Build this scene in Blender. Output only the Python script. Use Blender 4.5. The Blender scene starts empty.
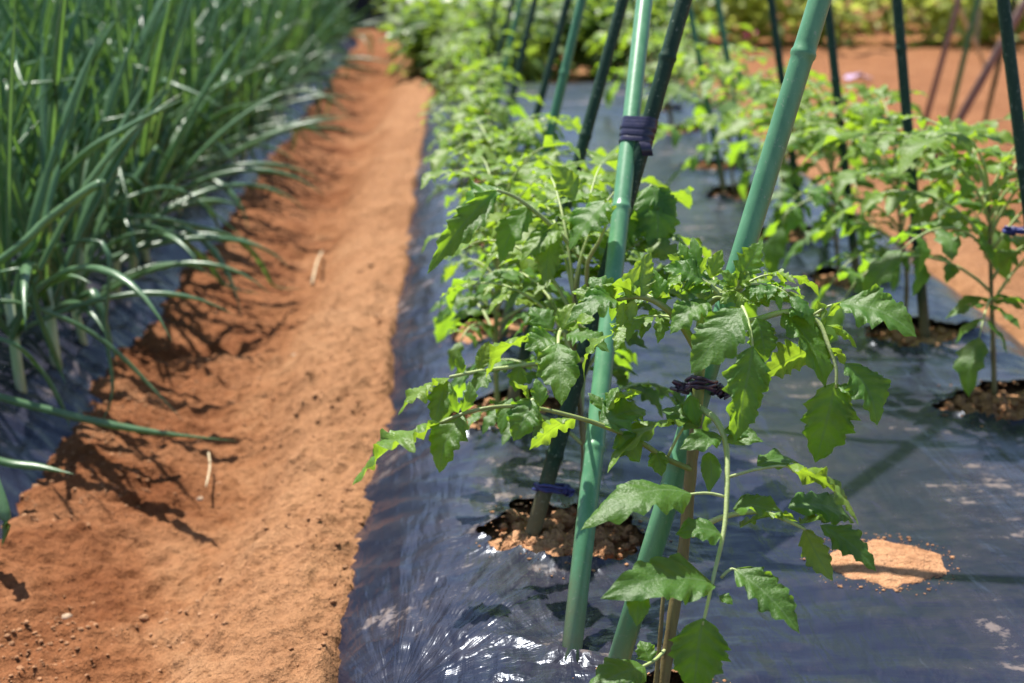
import bpy, math, random
import numpy as np
from mathutils import Vector, Matrix

R = math.radians
scene = bpy.context.scene
col = scene.collection
random.seed(7)

# ------------------------------------------------------------------ camera
FPX = 1422.2
PITCH, YAW, CH = R(16.86), R(2.0), 0.67        # bed top is z = 0, rows run along +Y
cam_d = bpy.data.cameras.new('camera')
cam = bpy.data.objects.new('camera', cam_d); col.objects.link(cam)
cam.location = (0, 0, CH)
cam.rotation_euler = (R(90) - PITCH, 0, -YAW)
cam_d.sensor_width = 36; cam_d.lens = 50.0
cam_d.clip_start = 0.02; cam_d.clip_end = 500
cam_d.dof.use_dof = True
cam_d.dof.focus_distance = 1.27
cam_d.dof.aperture_fstop = 5.6
scene.camera = cam

# ------------------------------------------------------------------ light
SUN_E, SUN_PHI = R(63), R(58)                   # elevation; light travels (+cos, -sin) over the ground
sun_from = Vector((-math.cos(SUN_PHI) * math.cos(SUN_E), math.sin(SUN_PHI) * math.cos(SUN_E), math.sin(SUN_E)))
world = bpy.data.worlds.new('World'); scene.world = world
world.use_nodes = True
wn = world.node_tree
sky = wn.nodes.new('ShaderNodeTexSky'); sky.sky_type = 'NISHITA'; sky.sun_disc = False
sky.sun_elevation = SUN_E
sky.sun_rotation = math.atan2(sun_from.x, sun_from.y)
sky.air_density = 1.0; sky.dust_density = 0.6; sky.ozone_density = 1.5
bg = wn.nodes['Background']; bg.inputs['Strength'].default_value = 0.09
wn.links.new(sky.outputs[0], bg.inputs['Color'])
sl = bpy.data.lights.new('sun', 'SUN'); sl.energy = 5.0; sl.angle = R(0.55); sl.color = (1.0, 0.95, 0.87)
so = bpy.data.objects.new('sun', sl); col.objects.link(so)
so.rotation_euler = sun_from.to_track_quat('Z', 'Y').to_euler()
scene.view_settings.view_transform = 'Standard'
scene.view_settings.look = 'None'
scene.view_settings.exposure = 1.0
scene.view_settings.gamma = 1.0
scene.view_settings.use_curve_mapping = False
scene.cycles.max_bounces = 8
scene.cycles.transparent_max_bounces = 8
scene.cycles.caustics_reflective = False
scene.cycles.caustics_refractive = False
scene.cycles.sample_clamp_indirect = 4.0
scene.cycles.use_denoising = True

# ------------------------------------------------------------------ pixel <-> place helpers
FW = Vector((math.sin(YAW) * math.cos(PITCH), math.cos(YAW) * math.cos(PITCH), -math.sin(PITCH)))
RT = Vector((math.cos(YAW), -math.sin(YAW), 0))
UPV = RT.cross(FW)
CP = Vector((0, 0, CH))
Z = Vector((0, 0, 1))
def P(px, py, d):
    return CP + d * (FW + (px - 512) / FPX * RT + (341.5 - py) / FPX * UPV)
def G(px, py, z=0.0):
    r = FW + (px - 512) / FPX * RT + (341.5 - py) / FPX * UPV
    return CP + r * ((z - CH) / r.z)
def depth_of(p): return (p - CP).dot(FW)

# ------------------------------------------------------------------ noise
def _h(ix, iy, s):
    n = (ix * 374761393 + iy * 668265263 + s * 974634777) & 0xffffffff
    n = ((n ^ (n >> 13)) * 1274126177) & 0xffffffff
    return ((n ^ (n >> 16)) & 0xffff) / 65535.0
def vn(x, y, s=0):
    x = np.asarray(x, float); y = np.asarray(y, float)
    ix = np.floor(x).astype(np.int64); iy = np.floor(y).astype(np.int64)
    fx = x - ix; fy = y - iy
    fx = fx * fx * fx * (fx * (fx * 6 - 15) + 10); fy = fy * fy * fy * (fy * (fy * 6 - 15) + 10)
    a = _h(ix, iy, s); b = _h(ix + 1, iy, s); c = _h(ix, iy + 1, s); d = _h(ix + 1, iy + 1, s)
    return (a + (b - a) * fx) * (1 - fy) + (c + (d - c) * fx) * fy - 0.5
def fbm(x, y, o=4, s=0):
    r = 0; a = 1.0
    for k in range(o):
        r = r + a * vn(x * 2 ** k + 17.3 * k, y * 2 ** k - 9.1 * k, s + k); a *= 0.5
    return r
def sst(a, b, x):
    t = np.clip((x - a) / (b - a), 0, 1); return t * t * (3 - 2 * t)

def spline(pts, n):
    pts = [np.array(p, float) for p in pts]
    if len(pts) == 2: return [pts[0] + (pts[1] - pts[0]) * i / (n - 1) for i in range(n)]
    q = [2 * pts[0] - pts[1]] + pts + [2 * pts[-1] - pts[-2]]; out = []
    m = len(pts) - 1
    for i in range(n):
        x = i / (n - 1) * m; k = min(int(x), m - 1); t = x - k
        a, b, c, d = q[k:k + 4]
        out.append(0.5 * ((2 * b) + (c - a) * t + (2 * a - 5 * b + 4 * c - d) * t * t + (3 * b - a - 3 * c + d) * t ** 3))
    return out

# ------------------------------------------------------------------ mesh builder
class MB:
    def __init__(s): s.v = []; s.f = []; s.uv = []; s.m = []
    def grid(s, pts, uvs=None, mat=0):           # pts: rows x cols x 3
        r, c = pts.shape[:2]; o = len(s.v)
        s.v.extend(map(tuple, pts.reshape(-1, 3)))
        s.uv.extend(map(tuple, (uvs if uvs is not None else np.zeros((r, c, 2))).reshape(-1, 2)))
        for i in range(r - 1):
            for j in range(c - 1):
                s.f.append((o + i * c + j, o + i * c + j + 1, o + (i + 1) * c + j + 1, o + (i + 1) * c + j)); s.m.append(mat)
    def tube(s, pts, rad, n=8, mat=0, cap=True, flat=1.0):
        pts = [Vector(p) for p in pts]; k = len(pts); o = len(s.v)
        if not hasattr(rad, '__len__'): rad = [rad] * k
        prev = None
        for i, p in enumerate(pts):
            t = (pts[min(i + 1, k - 1)] - pts[max(i - 1, 0)]).normalized()
            if prev is None:
                a = Vector((1, 0, 0)) if abs(t.x) < 0.8 else Vector((0, 1, 0))
                u = (a - t * a.dot(t)).normalized()
            else:
                u = (prev - t * prev.dot(t)).normalized()
            prev = u; w = t.cross(u)
            for j in range(n):
                an = 2 * math.pi * j / n
                q = p + (u * math.cos(an) + w * math.sin(an) * flat) * rad[i]
                s.v.append(tuple(q)); s.uv.append((j / n, i / max(1, k - 1)))
        for i in range(k - 1):
            for j in range(n):
                a = o + i * n + j; b = o + i * n + (j + 1) % n
                s.f.append((a, b, b + n, a + n)); s.m.append(mat)
        if cap:
            s.f.append(tuple(o + j for j in range(n - 1, -1, -1))); s.m.append(mat)
            s.f.append(tuple(o + (k - 1) * n + j for j in range(n))); s.m.append(mat)
    def build(s, name, mats, parent=None, origin=None, smooth=True):
        me = bpy.data.meshes.new(name)
        og = Vector(origin) if origin is not None else Vector((0, 0, 0))
        vs = [(v[0] - og.x, v[1] - og.y, v[2] - og.z) for v in s.v]
        me.from_pydata(vs, [], s.f)
        ul = me.uv_layers.new(name='UVMap')
        li = np.zeros(len(me.loops), np.int32); me.loops.foreach_get('vertex_index', li)
        ul.data.foreach_set('uv', np.array(s.uv, np.float32)[li].ravel())
        if not isinstance(mats, (list, tuple)): mats = [mats]
        for m in mats: me.materials.append(m)
        me.polygons.foreach_set('material_index', np.array(s.m, np.int32))
        me.polygons.foreach_set('use_smooth', np.full(len(me.polygons), smooth, bool))
        me.update()
        o = bpy.data.objects.new(name, me); col.objects.link(o)
        if parent is not None:
            o.parent = parent
            o.location = og - pw(parent)
        else:
            o.location = og
        return o
def pw(o):
    v = Vector((0, 0, 0))
    while o is not None: v += o.location; o = o.parent
    return v
def tag(o, label=None, cat=None, group=None, kind=None):
    if label: o['label'] = label
    if cat: o['category'] = cat
    if group: o['group'] = group
    if kind: o['kind'] = kind
    return o
def empty(name, loc):
    o = bpy.data.objects.new(name, None); col.objects.link(o); o.location = loc
    o.empty_display_size = 0.05
    return o

# ------------------------------------------------------------------ materials
def mat(name):
    m = bpy.data.materials.new(name); m.use_nodes = True
    nt = m.node_tree; return m, nt, nt.nodes['Principled BSDF']
def N(nt, t, **kw):
    n = nt.nodes.new(t)
    for k, v in kw.items():
        if k in n.inputs: n.inputs[k].default_value = v
        else: setattr(n, k, v)
    return n
def ramp(nt, src, stops):
    r = nt.nodes.new('ShaderNodeValToRGB'); nt.links.new(src, r.inputs[0])
    e = r.color_ramp.elements
    while len(e) < len(stops): e.new(0.5)
    for i, (p, c) in enumerate(stops): e[i].position = p; e[i].color = (*c, 1)
    return r
def math_n(nt, op, a, b=None, c=None):
    n = nt.nodes.new('ShaderNodeMath'); n.operation = op
    for i, x in enumerate((a, b, c)):
        if x is None: continue
        if isinstance(x, (int, float)): n.inputs[i].default_value = x
        else: nt.links.new(x, n.inputs[i])
    return n.outputs[0]
def mixc(nt, fac, a, b, mode='MIX'):
    n = nt.nodes.new('ShaderNodeMix'); n.data_type = 'RGBA'; n.blend_type = mode
    for inp, x in ((n.inputs[0], fac), (n.inputs[6], a), (n.inputs[7], b)):
        if isinstance(x, (int, float)): inp.default_value = x
        elif isinstance(x, tuple): inp.default_value = (*x, 1)
        else: nt.links.new(x, inp)
    return n.outputs[2]
def coords(nt, scale=(1, 1, 1)):
    tc = nt.nodes.new('ShaderNodeTexCoord'); mp = nt.nodes.new('ShaderNodeMapping')
    mp.inputs['Scale'].default_value = scale
    nt.links.new(tc.outputs['Object'], mp.inputs['Vector']); return mp.outputs[0]
def noise(nt, vec, scale, detail=4, rough=0.55, dist=0.0):
    n = N(nt, 'ShaderNodeTexNoise', Scale=scale, Detail=detail, Roughness=rough, Distortion=dist)
    if vec is not None: nt.links.new(vec, n.inputs['Vector'])
    return n.outputs['Fac']
def bump(nt, h, strength, dist, prev=None):
    b = N(nt, 'ShaderNodeBump', Strength=strength, Distance=dist)
    nt.links.new(h, b.inputs['Height'])
    if prev is not None: nt.links.new(prev, b.inputs['Normal'])
    return b.outputs[0]

def soil_material(name, pale=True):
    m, nt, b = mat(name)
    v = coords(nt)
    n1 = noise(nt, v, 5, 6, 0.6, 0.6); n2 = noise(nt, v, 90, 5, 0.65); n3 = noise(nt, v, 420, 3, 0.6); n4 = noise(nt, v, 26, 4, 0.6)
    c = ramp(nt, n1, [(0.34, (0.20, 0.078, 0.029) if pale else (0.36, 0.175, 0.085)), (0.52, (0.29, 0.133, 0.058) if pale else (0.47, 0.25, 0.13)), (0.70, (0.365, 0.195, 0.096) if pale else (0.52, 0.30, 0.17))]).outputs[0]
    if pale:                                     # dry dusty crust on the low ridge beside the tomato bed
        sx = N(nt, 'ShaderNodeSeparateXYZ'); nt.links.new(v, sx.inputs[0])
        w = math_n(nt, 'ADD', sx.outputs[0], math_n(nt, 'MULTIPLY', math_n(nt, 'SUBTRACT', n4, 0.5), 0.14))
        up = nt.nodes.new('ShaderNodeMapRange'); up.interpolation_type = 'SMOOTHSTEP'
        up.inputs[1].default_value = -0.36; up.inputs[2].default_value = -0.22
        nt.links.new(w, up.inputs[0])
        c = mixc(nt, math_n(nt, 'MULTIPLY', up.outputs[0], 0.55), c, (0.38, 0.205, 0.104))
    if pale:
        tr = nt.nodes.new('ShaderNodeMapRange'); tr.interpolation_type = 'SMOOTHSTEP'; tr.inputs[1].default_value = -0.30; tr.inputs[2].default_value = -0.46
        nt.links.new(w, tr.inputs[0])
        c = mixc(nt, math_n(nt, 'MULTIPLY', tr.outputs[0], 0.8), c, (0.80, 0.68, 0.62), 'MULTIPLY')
        fr = nt.nodes.new('ShaderNodeMapRange'); fr.inputs[1].default_value = 1.0; fr.inputs[2].default_value = 1.5
        nt.links.new(sx.outputs[0], fr.inputs[0])
        c = mixc(nt, math_n(nt, 'MULTIPLY', fr.outputs[0], 0.9), c, (0.80, 0.68, 0.61), 'MULTIPLY')
    g = ramp(nt, n2, [(0.33, (0.62, 0.55, 0.5)), (0.5, (1, 1, 1)), (0.72, (1.22, 1.2, 1.18))]).outputs[0]
    c = mixc(nt, 0.8, c, g, 'MULTIPLY')
    g2 = ramp(nt, n3, [(0.3, (0.75, 0.72, 0.7)), (0.7, (1.2, 1.2, 1.2))]).outputs[0]
    c = mixc(nt, 0.7, c, g2, 'MULTIPLY')
    nt.links.new(c, b.inputs['Base Color'])
    b.inputs['Roughness'].default_value = 0.95
    b.inputs['Specular IOR Level'].default_value = 0.15
    h = bump(nt, n2, 0.8, 0.012); h = bump(nt, n3, 0.6, 0.004, h); h = bump(nt, n4, 0.5, 0.03, h)
    nt.links.new(h, b.inputs['Normal'])
    return m
M_soil = soil_material('soil')
M_clod = soil_material('clod_soil', False)

def film_material():
    m, nt, b = mat('black_mulch_film')
    v = coords(nt); vs = coords(nt, (7, 1.6, 7)); vt = coords(nt, (2.0, 9, 4))
    d1 = noise(nt, v, 5, 5, 0.6, 0.6); d2 = noise(nt, v, 45, 5, 0.7); d3 = noise(nt, vs, 3.2, 3, 0.5, 0.8); d4 = noise(nt, vt, 3.5, 4, 0.55, 0.6)
    d5 = noise(nt, v, 2.0, 2, 0.5)
    dust = math_n(nt, 'MULTIPLY', d1, math_n(nt, 'ADD', math_n(nt, 'MULTIPLY', d2, 0.75), math_n(nt, 'MULTIPLY', d4, 0.7)))
    dm = ramp(nt, dust, [(0.31, (0.02, .02, .02)), (0.47, (0.09, 0.09, 0.09)), (0.53, (0.6, 0.6, 0.6))]).outputs[0]
    c = mixc(nt, dm, (0.009, 0.012, 0.027), (0.22, 0.17, 0.145))
    nt.links.new(c, b.inputs['Base Color'])
    r = math_n(nt, 'ADD', math_n(nt, 'MULTIPLY', dm, 0.35), math_n(nt, 'MULTIPLY', d5, 0.14))
    r = math_n(nt, 'ADD', r, math_n(nt, 'MULTIPLY', d2, 0.08))
    r = math_n(nt, 'ADD', r, 0.12)
    nt.links.new(r, b.inputs['Roughness'])
    b.inputs['Specular IOR Level'].default_value = 0.38
    b.inputs['Specular Tint'].default_value = (0.75, 0.84, 1.0, 1)
    d6 = noise(nt, coords(nt, (26, 3, 12)), 3.0, 4, 0.6, 0.4)
    h = bump(nt, d3, 0.24, 0.02); h = bump(nt, d4, 0.12, 0.012, h); h = bump(nt, d6, 0.22, 0.004, h)
    # fine stretch wrinkles fanning out from the points where the film is pinned or pierced
    sx = N(nt, 'ShaderNodeSeparateXYZ'); nt.links.new(v, sx.inputs[0])
    for (qx, qy, k, reach, st) in ((-0.072, 1.185, 7.5, 0.42, 0.32), (0.097, 1.188, 5.0, 0.16, 0.28), (0.113, 1.465, 5.0, 0.24, 0.3), (0.29, 0.86, 8.0, 0.55, 0.34)):
        dx = math_n(nt, 'SUBTRACT', sx.outputs[0], qx); dy = math_n(nt, 'SUBTRACT', sx.outputs[1], qy)
        an = math_n(nt, 'ARCTAN2', dy, dx)
        rr = math_n(nt, 'SQRT', math_n(nt, 'ADD', math_n(nt, 'MULTIPLY', dx, dx), math_n(nt, 'MULTIPLY', dy, dy)))
        cb = nt.nodes.new('ShaderNodeCombineXYZ')
        nt.links.new(math_n(nt, 'MULTIPLY', an, k), cb.inputs[0]); nt.links.new(math_n(nt, 'MULTIPLY', rr, 4.0), cb.inputs[1]); cb.inputs[2].default_value = qx * 50
        nz = noise(nt, cb.outputs[0], 1.0, 3, 0.55, 0.2)
        fall = nt.nodes.new('ShaderNodeMapRange'); fall.interpolation_type = 'SMOOTHSTEP'
        fall.inputs[1].default_value = reach; fall.inputs[2].default_value = reach * 0.15
        nt.links.new(rr, fall.inputs[0])
        hh = math_n(nt, 'MULTIPLY', math_n(nt, 'MULTIPLY', nz, fall.outputs[0]), math_n(nt, 'MINIMUM', math_n(nt, 'MULTIPLY', rr, 5.0), 1.0))
        h = bump(nt, hh, st, 0.035, h)
    nt.links.new(h, b.inputs['Normal'])
    return m
M_film = film_material()

def leaf_material(name, top, under, trans, tw=0.42, rough=0.42, vein=True, spec=0.45):
    m, nt, b = mat(name)
    uv = nt.nodes.new('ShaderNodeUVMap'); sx = N(nt, 'ShaderNodeSeparateXYZ'); nt.links.new(uv.outputs[0], sx.inputs[0])
    geo = nt.nodes.new('ShaderNodeNewGeometry'); oi = nt.nodes.new('ShaderNodeObjectInfo')
    v = coords(nt)
    n1 = noise(nt, v, 38, 4, 0.6); n2 = noise(nt, v, 320, 3, 0.6)
    av = math_n(nt, 'ABSOLUTE', math_n(nt, 'SUBTRACT', math_n(nt, 'MULTIPLY', sx.outputs[0], 2.0), 1.0))
    ph = math_n(nt, 'SUBTRACT', math_n(nt, 'MULTIPLY', sx.outputs[1], 8.0), math_n(nt, 'MULTIPLY', av, 2.4))
    sn = math_n(nt, 'SINE', math_n(nt, 'MULTIPLY', ph, 6.2832))
    sv = math_n(nt, 'POWER', math_n(nt, 'ADD', math_n(nt, 'MULTIPLY', sn, 0.5), 0.5), 14.0)
    mid = math_n(nt, 'LESS_THAN', av, 0.05)
    ve = math_n(nt, 'MAXIMUM', math_n(nt, 'MULTIPLY', sv, 0.45), math_n(nt, 'MULTIPLY', mid, 0.8))
    ct = mixc(nt, geo.outputs['Backfacing'], top, under)
    var = ramp(nt, n1, [(0.3, (0.72, 0.78, 0.7)), (0.7, (1.3, 1.2, 1.25))]).outputs[0]
    ct = mixc(nt, 0.8, ct, var, 'MULTIPLY')
    rv = ramp(nt, oi.outputs['Random'], [(0.0, (0.82, 0.9, 0.9)), (1.0, (1.25, 1.1, 1.0))]).outputs[0]
    ct = mixc(nt, 0.7, ct, rv, 'MULTIPLY')
    tr = mixc(nt, 0.8, (trans[0], trans[1], trans[2]), var, 'MULTIPLY')
    if vein:
        ct = mixc(nt, math_n(nt, 'MULTIPLY', ve, 0.5), ct, (0.22, 0.34, 0.14))
        tr = mixc(nt, math_n(nt, 'MULTIPLY', ve, 0.5), tr, (0.10, 0.20, 0.02))
    nt.links.new(ct, b.inputs['Base Color'])
    b.inputs['Roughness'].default_value = rough
    b.inputs['Specular IOR Level'].default_value = spec
    if vein:
        h = bump(nt, sv, -0.7, 0.004); h = bump(nt, n2, 0.5, 0.002, h)
    else:
        h = bump(nt, n2, 0.25, 0.001)
    nt.links.new(h, b.inputs['Normal'])
    t = nt.nodes.new('ShaderNodeBsdfTranslucent'); nt.links.new(tr, t.inputs[0])
    mx = nt.nodes.new('ShaderNodeMixShader'); mx.inputs[0].default_value = tw
    nt.links.new(b.outputs[0], mx.inputs[1]); nt.links.new(t.outputs[0], mx.inputs[2])
    nt.links.new(mx.outputs[0], nt.nodes['Material Output'].inputs['Surface'])
    return m
M_leaf = leaf_material('tomato_leaf', (0.070, 0.180, 0.028), (0.15, 0.25, 0.085), (0.33, 0.58, 0.025), 0.50, 0.46, True, 0.55)
M_young_or_backlit = leaf_material('young_or_backlit_tomato_leaf', (0.15, 0.27, 0.035), (0.20, 0.31, 0.08), (0.34, 0.53, 0.025), 0.48)  # yellower colour for young growth; also paints the glow of backlit mature leaflets
M_onion = leaf_material('onion_leaf', (0.090, 0.190, 0.092), (0.10, 0.20, 0.085), (0.24, 0.46, 0.08), 0.28, 0.32, False, 0.6)
M_bush = leaf_material('bush_leaf', (0.10, 0.18, 0.045), (0.20, 0.28, 0.14), (0.30, 0.46, 0.04), 0.42, 0.4, False)
M_bean = leaf_material('bean_leaf', (0.28, 0.35, 0.11), (0.32, 0.38, 0.16), (0.56, 0.64, 0.12), 0.5, 0.5, False)

def stem_material(name, a, b2):
    m, nt, b = mat(name)
    v = coords(nt, (1, 1, 0.35)); n1 = noise(nt, v, 60, 4)
    c = ramp(nt, n1, [(0.35, a), (0.65, b2)]).outputs[0]
    nt.links.new(c, b.inputs['Base Color']); b.inputs['Roughness'].default_value = 0.5
    b.inputs['Subsurface Weight'].default_value = 0.0
    nt.links.new(bump(nt, noise(nt, coords(nt), 500, 2), 0.4, 0.001), b.inputs['Normal'])
    return m
M_stem = stem_material('green_stem', (0.17, 0.22, 0.05), (0.26, 0.32, 0.10))
M_brown = stem_material('brown_stem', (0.12, 0.085, 0.035), (0.20, 0.17, 0.06))
M_rach = stem_material('petiole', (0.30, 0.38, 0.13), (0.40, 0.46, 0.20))
M_sheath = stem_material('onion_sheath', (0.25, 0.36, 0.14), (0.50, 0.55, 0.36))

def stake_material(name, c1, c2, rough=0.38, dirt=True, spec=0.45):
    m, nt, b = mat(name)
    v = coords(nt, (1, 1, 0.12)); n1 = noise(nt, v, 90, 5, 0.6); n2 = noise(nt, coords(nt), 240, 4, 0.7)
    c = ramp(nt, n1, [(0.36, c1), (0.66, c2)]).outputs[0]
    sp = ramp(nt, n2, [(0.60, (0, 0, 0)), (0.70, (0.6, 0.6, 0.6))]).outputs[0]
    c = mixc(nt, sp, c, (0.30, 0.36, 0.28))
    if dirt:
        g = nt.nodes.new('ShaderNodeNewGeometry'); sx = N(nt, 'ShaderNodeSeparateXYZ'); nt.links.new(g.outputs['Position'], sx.inputs[0])
        mr = nt.nodes.new('ShaderNodeMapRange'); mr.inputs[1].default_value = 0.075; mr.inputs[2].default_value = 0.0
        nt.links.new(math_n(nt, 'ADD', sx.outputs[2], math_n(nt, 'MULTIPLY', math_n(nt, 'SUBTRACT', n1, 0.5), 0.08)), mr.inputs[0])
        c = mixc(nt, math_n(nt, 'MULTIPLY', mr.outputs[0], 0.5), c, (0.36, 0.27, 0.15))
    nt.links.new(c, b.inputs['Base Color']); b.inputs['Roughness'].default_value = rough; b.inputs['Specular IOR Level'].default_value = spec
    nt.links.new(bump(nt, n2, 0.15, 0.0008), b.inputs['Normal'])
    return m
M_stk_light = stake_material('faded_green_plastic', (0.072, 0.22, 0.108), (0.105, 0.275, 0.142))
M_stk_mid = stake_material('green_plastic', (0.036, 0.14, 0.065), (0.06, 0.19, 0.09))
M_stk_dark = stake_material('dark_green_plastic', (0.010, 0.034, 0.020), (0.018, 0.050, 0.028), 0.5, True, 0.22)
M_rust = stake_material('rusty_brown_pipe', (0.20, 0.115, 0.10), (0.30, 0.19, 0.16), 0.7, False)
M_straw = stem_material('dry_straw', (0.48, 0.36, 0.20), (0.62, 0.50, 0.32))

def plain(name, c, rough=0.5, spec=0.5):
    m, nt, b = mat(name)
    n1 = noise(nt, coords(nt), 120, 4)
    cc = ramp(nt, n1, [(0.3, tuple(x * 0.75 for x in c)), (0.7, tuple(x * 1.25 for x in c))]).outputs[0]
    nt.links.new(cc, b.inputs['Base Color']); b.inputs['Roughness'].default_value = rough
    b.inputs['Specular IOR Level'].default_value = spec
    nt.links.new(bump(nt, n1, 0.3, 0.002), b.inputs['Normal'])
    return m
M_tape = plain('navy_plastic_tape', (0.020, 0.018, 0.045), 0.3)
M_tie = plain('purple_twist_tie', (0.035, 0.018, 0.05), 0.35)
M_bluetie = plain('blue_twist_tie', (0.03, 0.035, 0.16), 0.4)
M_tarp = plain('black_tarp', (0.010, 0.011, 0.016), 0.6, 0.2)
M_stone = plain('pale_pebble', (0.50, 0.36, 0.24), 0.9, 0.2)
M_pink = plain('pink_petal', (0.62, 0.12, 0.20), 0.6)
M_rail = plain('weathered_rail', (0.40, 0.40, 0.34), 0.7)
M_lilac = plain('faded_lilac_plastic', (0.36, 0.26, 0.42), 0.5)

# ------------------------------------------------------------------ places
def base_of(px, py): return G(px, py, 0.0)
left_holes = [G(567, 533), G(505, 410), G(497, 326), G(497, 240), G(489, 182), G(486, 141), G(482, 112), G(479, 86)]
right_holes = [G(1008, 405), G(914, 333), G(846, 279), G(792, 238), G(738, 194), G(713, 190 - 24), G(676, 130), G(655, 108)]
hero_base = G(660, 712)
lightpole_base = G(571, 657)
bigpole_base = G(606, 702)
HOLES = [(p.x, p.y, 0.078) for p in left_holes] + [(p.x, p.y, 0.082) for p in right_holes] + \
        [(hero_base.x - 0.005, hero_base.y, 0.06)]
BED_END = 6.1

# ------------------------------------------------------------------ ground
def ground_z(X, Y):
    xs = [-60, -2.75, -2.65, -0.74, -0.66, -0.60, -0.50, -0.39, -0.325, -0.265, -0.19, -0.13, -0.06, 0.97, 1.03, 1.10, 1.5, 60]
    zs = [-.12, -.12, -.17, -.17, -.115, -.100, -.126, -.142, -.130, -.082, -.068, -.068, -.17, -.17, -.09, -.08, -.10, -.12]
    off = 0.018 * fbm(Y * 1.7, X * 0 + 3.1, 3, 5) * 2
    z = np.interp(X + off, xs, zs)
    past = sst(BED_END - 0.15, BED_END + 0.15, Y)
    z2 = np.where((X > -0.05) & (X < 1.03), -0.10, z)
    z = z * (1 - past) + z2 * past
    past2 = sst(9.3, 9.8, Y)
    z = z * (1 - past2) + np.where(X < -0.6, -0.11, z) * past2
    z = z + 0.020 * fbm(X * 6, Y * 5, 3, 11) + 0.015 * fbm(X * 22, Y * 20, 4, 21)
    z = z + 0.012 * np.exp(-((X + 0.13) / 0.05) ** 2) * fbm(X * 9, Y * 9, 3, 61)
    near = np.exp(-np.maximum(Y - 2.5, 0) / 1.5)
    c = fbm(X * 75, Y * 75, 3, 31)
    z = z + 0.009 * c * near + 0.006 * np.maximum(fbm(X * 38, Y * 38, 2, 41) - 0.12, 0) * near * 3
    return z
def axis(parts):
    a = []
    for x0, x1, st in parts:
        n = max(1, int(round((x1 - x0) / st))); a += list(np.linspace(x0, x1, n, endpoint=False))
    a.append(parts[-1][1]); return np.array(a)
gx = axis([(-60, -8, 4), (-8, -2.7, 0.35), (-2.7, -0.72, 0.12), (-0.72, -0.04, 0.0062), (-0.04, 0.95, 0.1), (0.95, 2.4, 0.03), (2.4, 7, 0.15), (7, 60, 4)])
gy = axis([(-4, 0.5, 0.5), (0.5, 1.0, 0.05), (1.0, 2.6, 0.0075), (2.6, 5, 0.016), (5, 12, 0.06), (12, 30, 0.6), (30, 160, 8)])
GX, GY = np.meshgrid(gx, gy)
mb = MB(); mb.grid(np.dstack([GX, GY, ground_z(GX, GY)]))
tag(mb.build('soil_ground', M_soil), kind='structure')

# ------------------------------------------------------------------ tomato bed: film with planting holes, soil beneath
def film_base(X, Y):
    ex = 0.035 * fbm(Y * 3.3, Y * 0 + 1.7, 4, 3)
    l = np.clip((X + 0.155 + ex * 0.7) / 0.23, 0, 1); r = np.clip((1.035 - X + ex) / 0.20, 0, 1)
    z = -0.098 * (1 - l) ** 1.9 - 0.135 * (1 - r) ** 2.4
    z = z - 0.012 * np.exp(-((X - 0.42) / 0.28) ** 2)
    z = z + 0.010 * fbm(X * 3.1, Y * 2.3, 2, 51)
    return z
QF = G(394, 688, -0.04)
def wrinkle(X, Y):
    w = np.zeros_like(X)
    ctr = [(QF.x, QF.y, 0.0034, 21, 0.26), (lightpole_base.x, lightpole_base.y, 0.003, 9, 0.13)] + [(h[0], h[1], 0.0032, 7, 0.12) for h in HOLES]
    for i, (cx, cy, a, k, rr) in enumerate(ctr):
        dx = X - cx; dy = Y - cy; r = np.hypot(dx, dy); ph = np.arctan2(dy, dx)
        near = r < rr * 5
        val = (1 - np.abs(2 * vn(ph * k, r * 3.0, 60 + i))) ** 2
        w = w + np.where(near, a * val * np.exp(-r / rr) * sst(0.01, 0.06, r) * 2.0, 0)
    rid = 1 - np.abs(2 * fbm(X * 2.6 + 1.5 * vn(X * 3, Y * 3, 71), Y * 9 + X * 3, 2, 72))
    calm = 1 - 0.75 * np.exp(-(np.hypot(X - QF.x - 0.05, Y - QF.y) / 0.28) ** 2)
    w = w + calm * 0.0026 * np.clip(rid, 0, 1) ** 4 * (0.4 + 1.2 * sst(-.2, .3, vn(X * 3, Y * 2.5, 171)))
    rid2 = 1 - np.abs(2 * fbm(X * 12 + Y * 2, Y * 2.2, 2, 75))
    w = w + calm * 0.0018 * np.clip(rid2, 0, 1) ** 4 * sst(-.1, .3, vn(X * 4, Y * 3, 172))
    edge = np.exp(-np.maximum(X + 0.09, 0) / 0.10)
    rid3 = 1 - np.abs(2 * fbm(X * 4 + 2, Y * 18 + X * 22, 2, 77))
    w = w + 0.005 * edge * np.clip(rid3, 0, 1) ** 3
    return w
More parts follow.
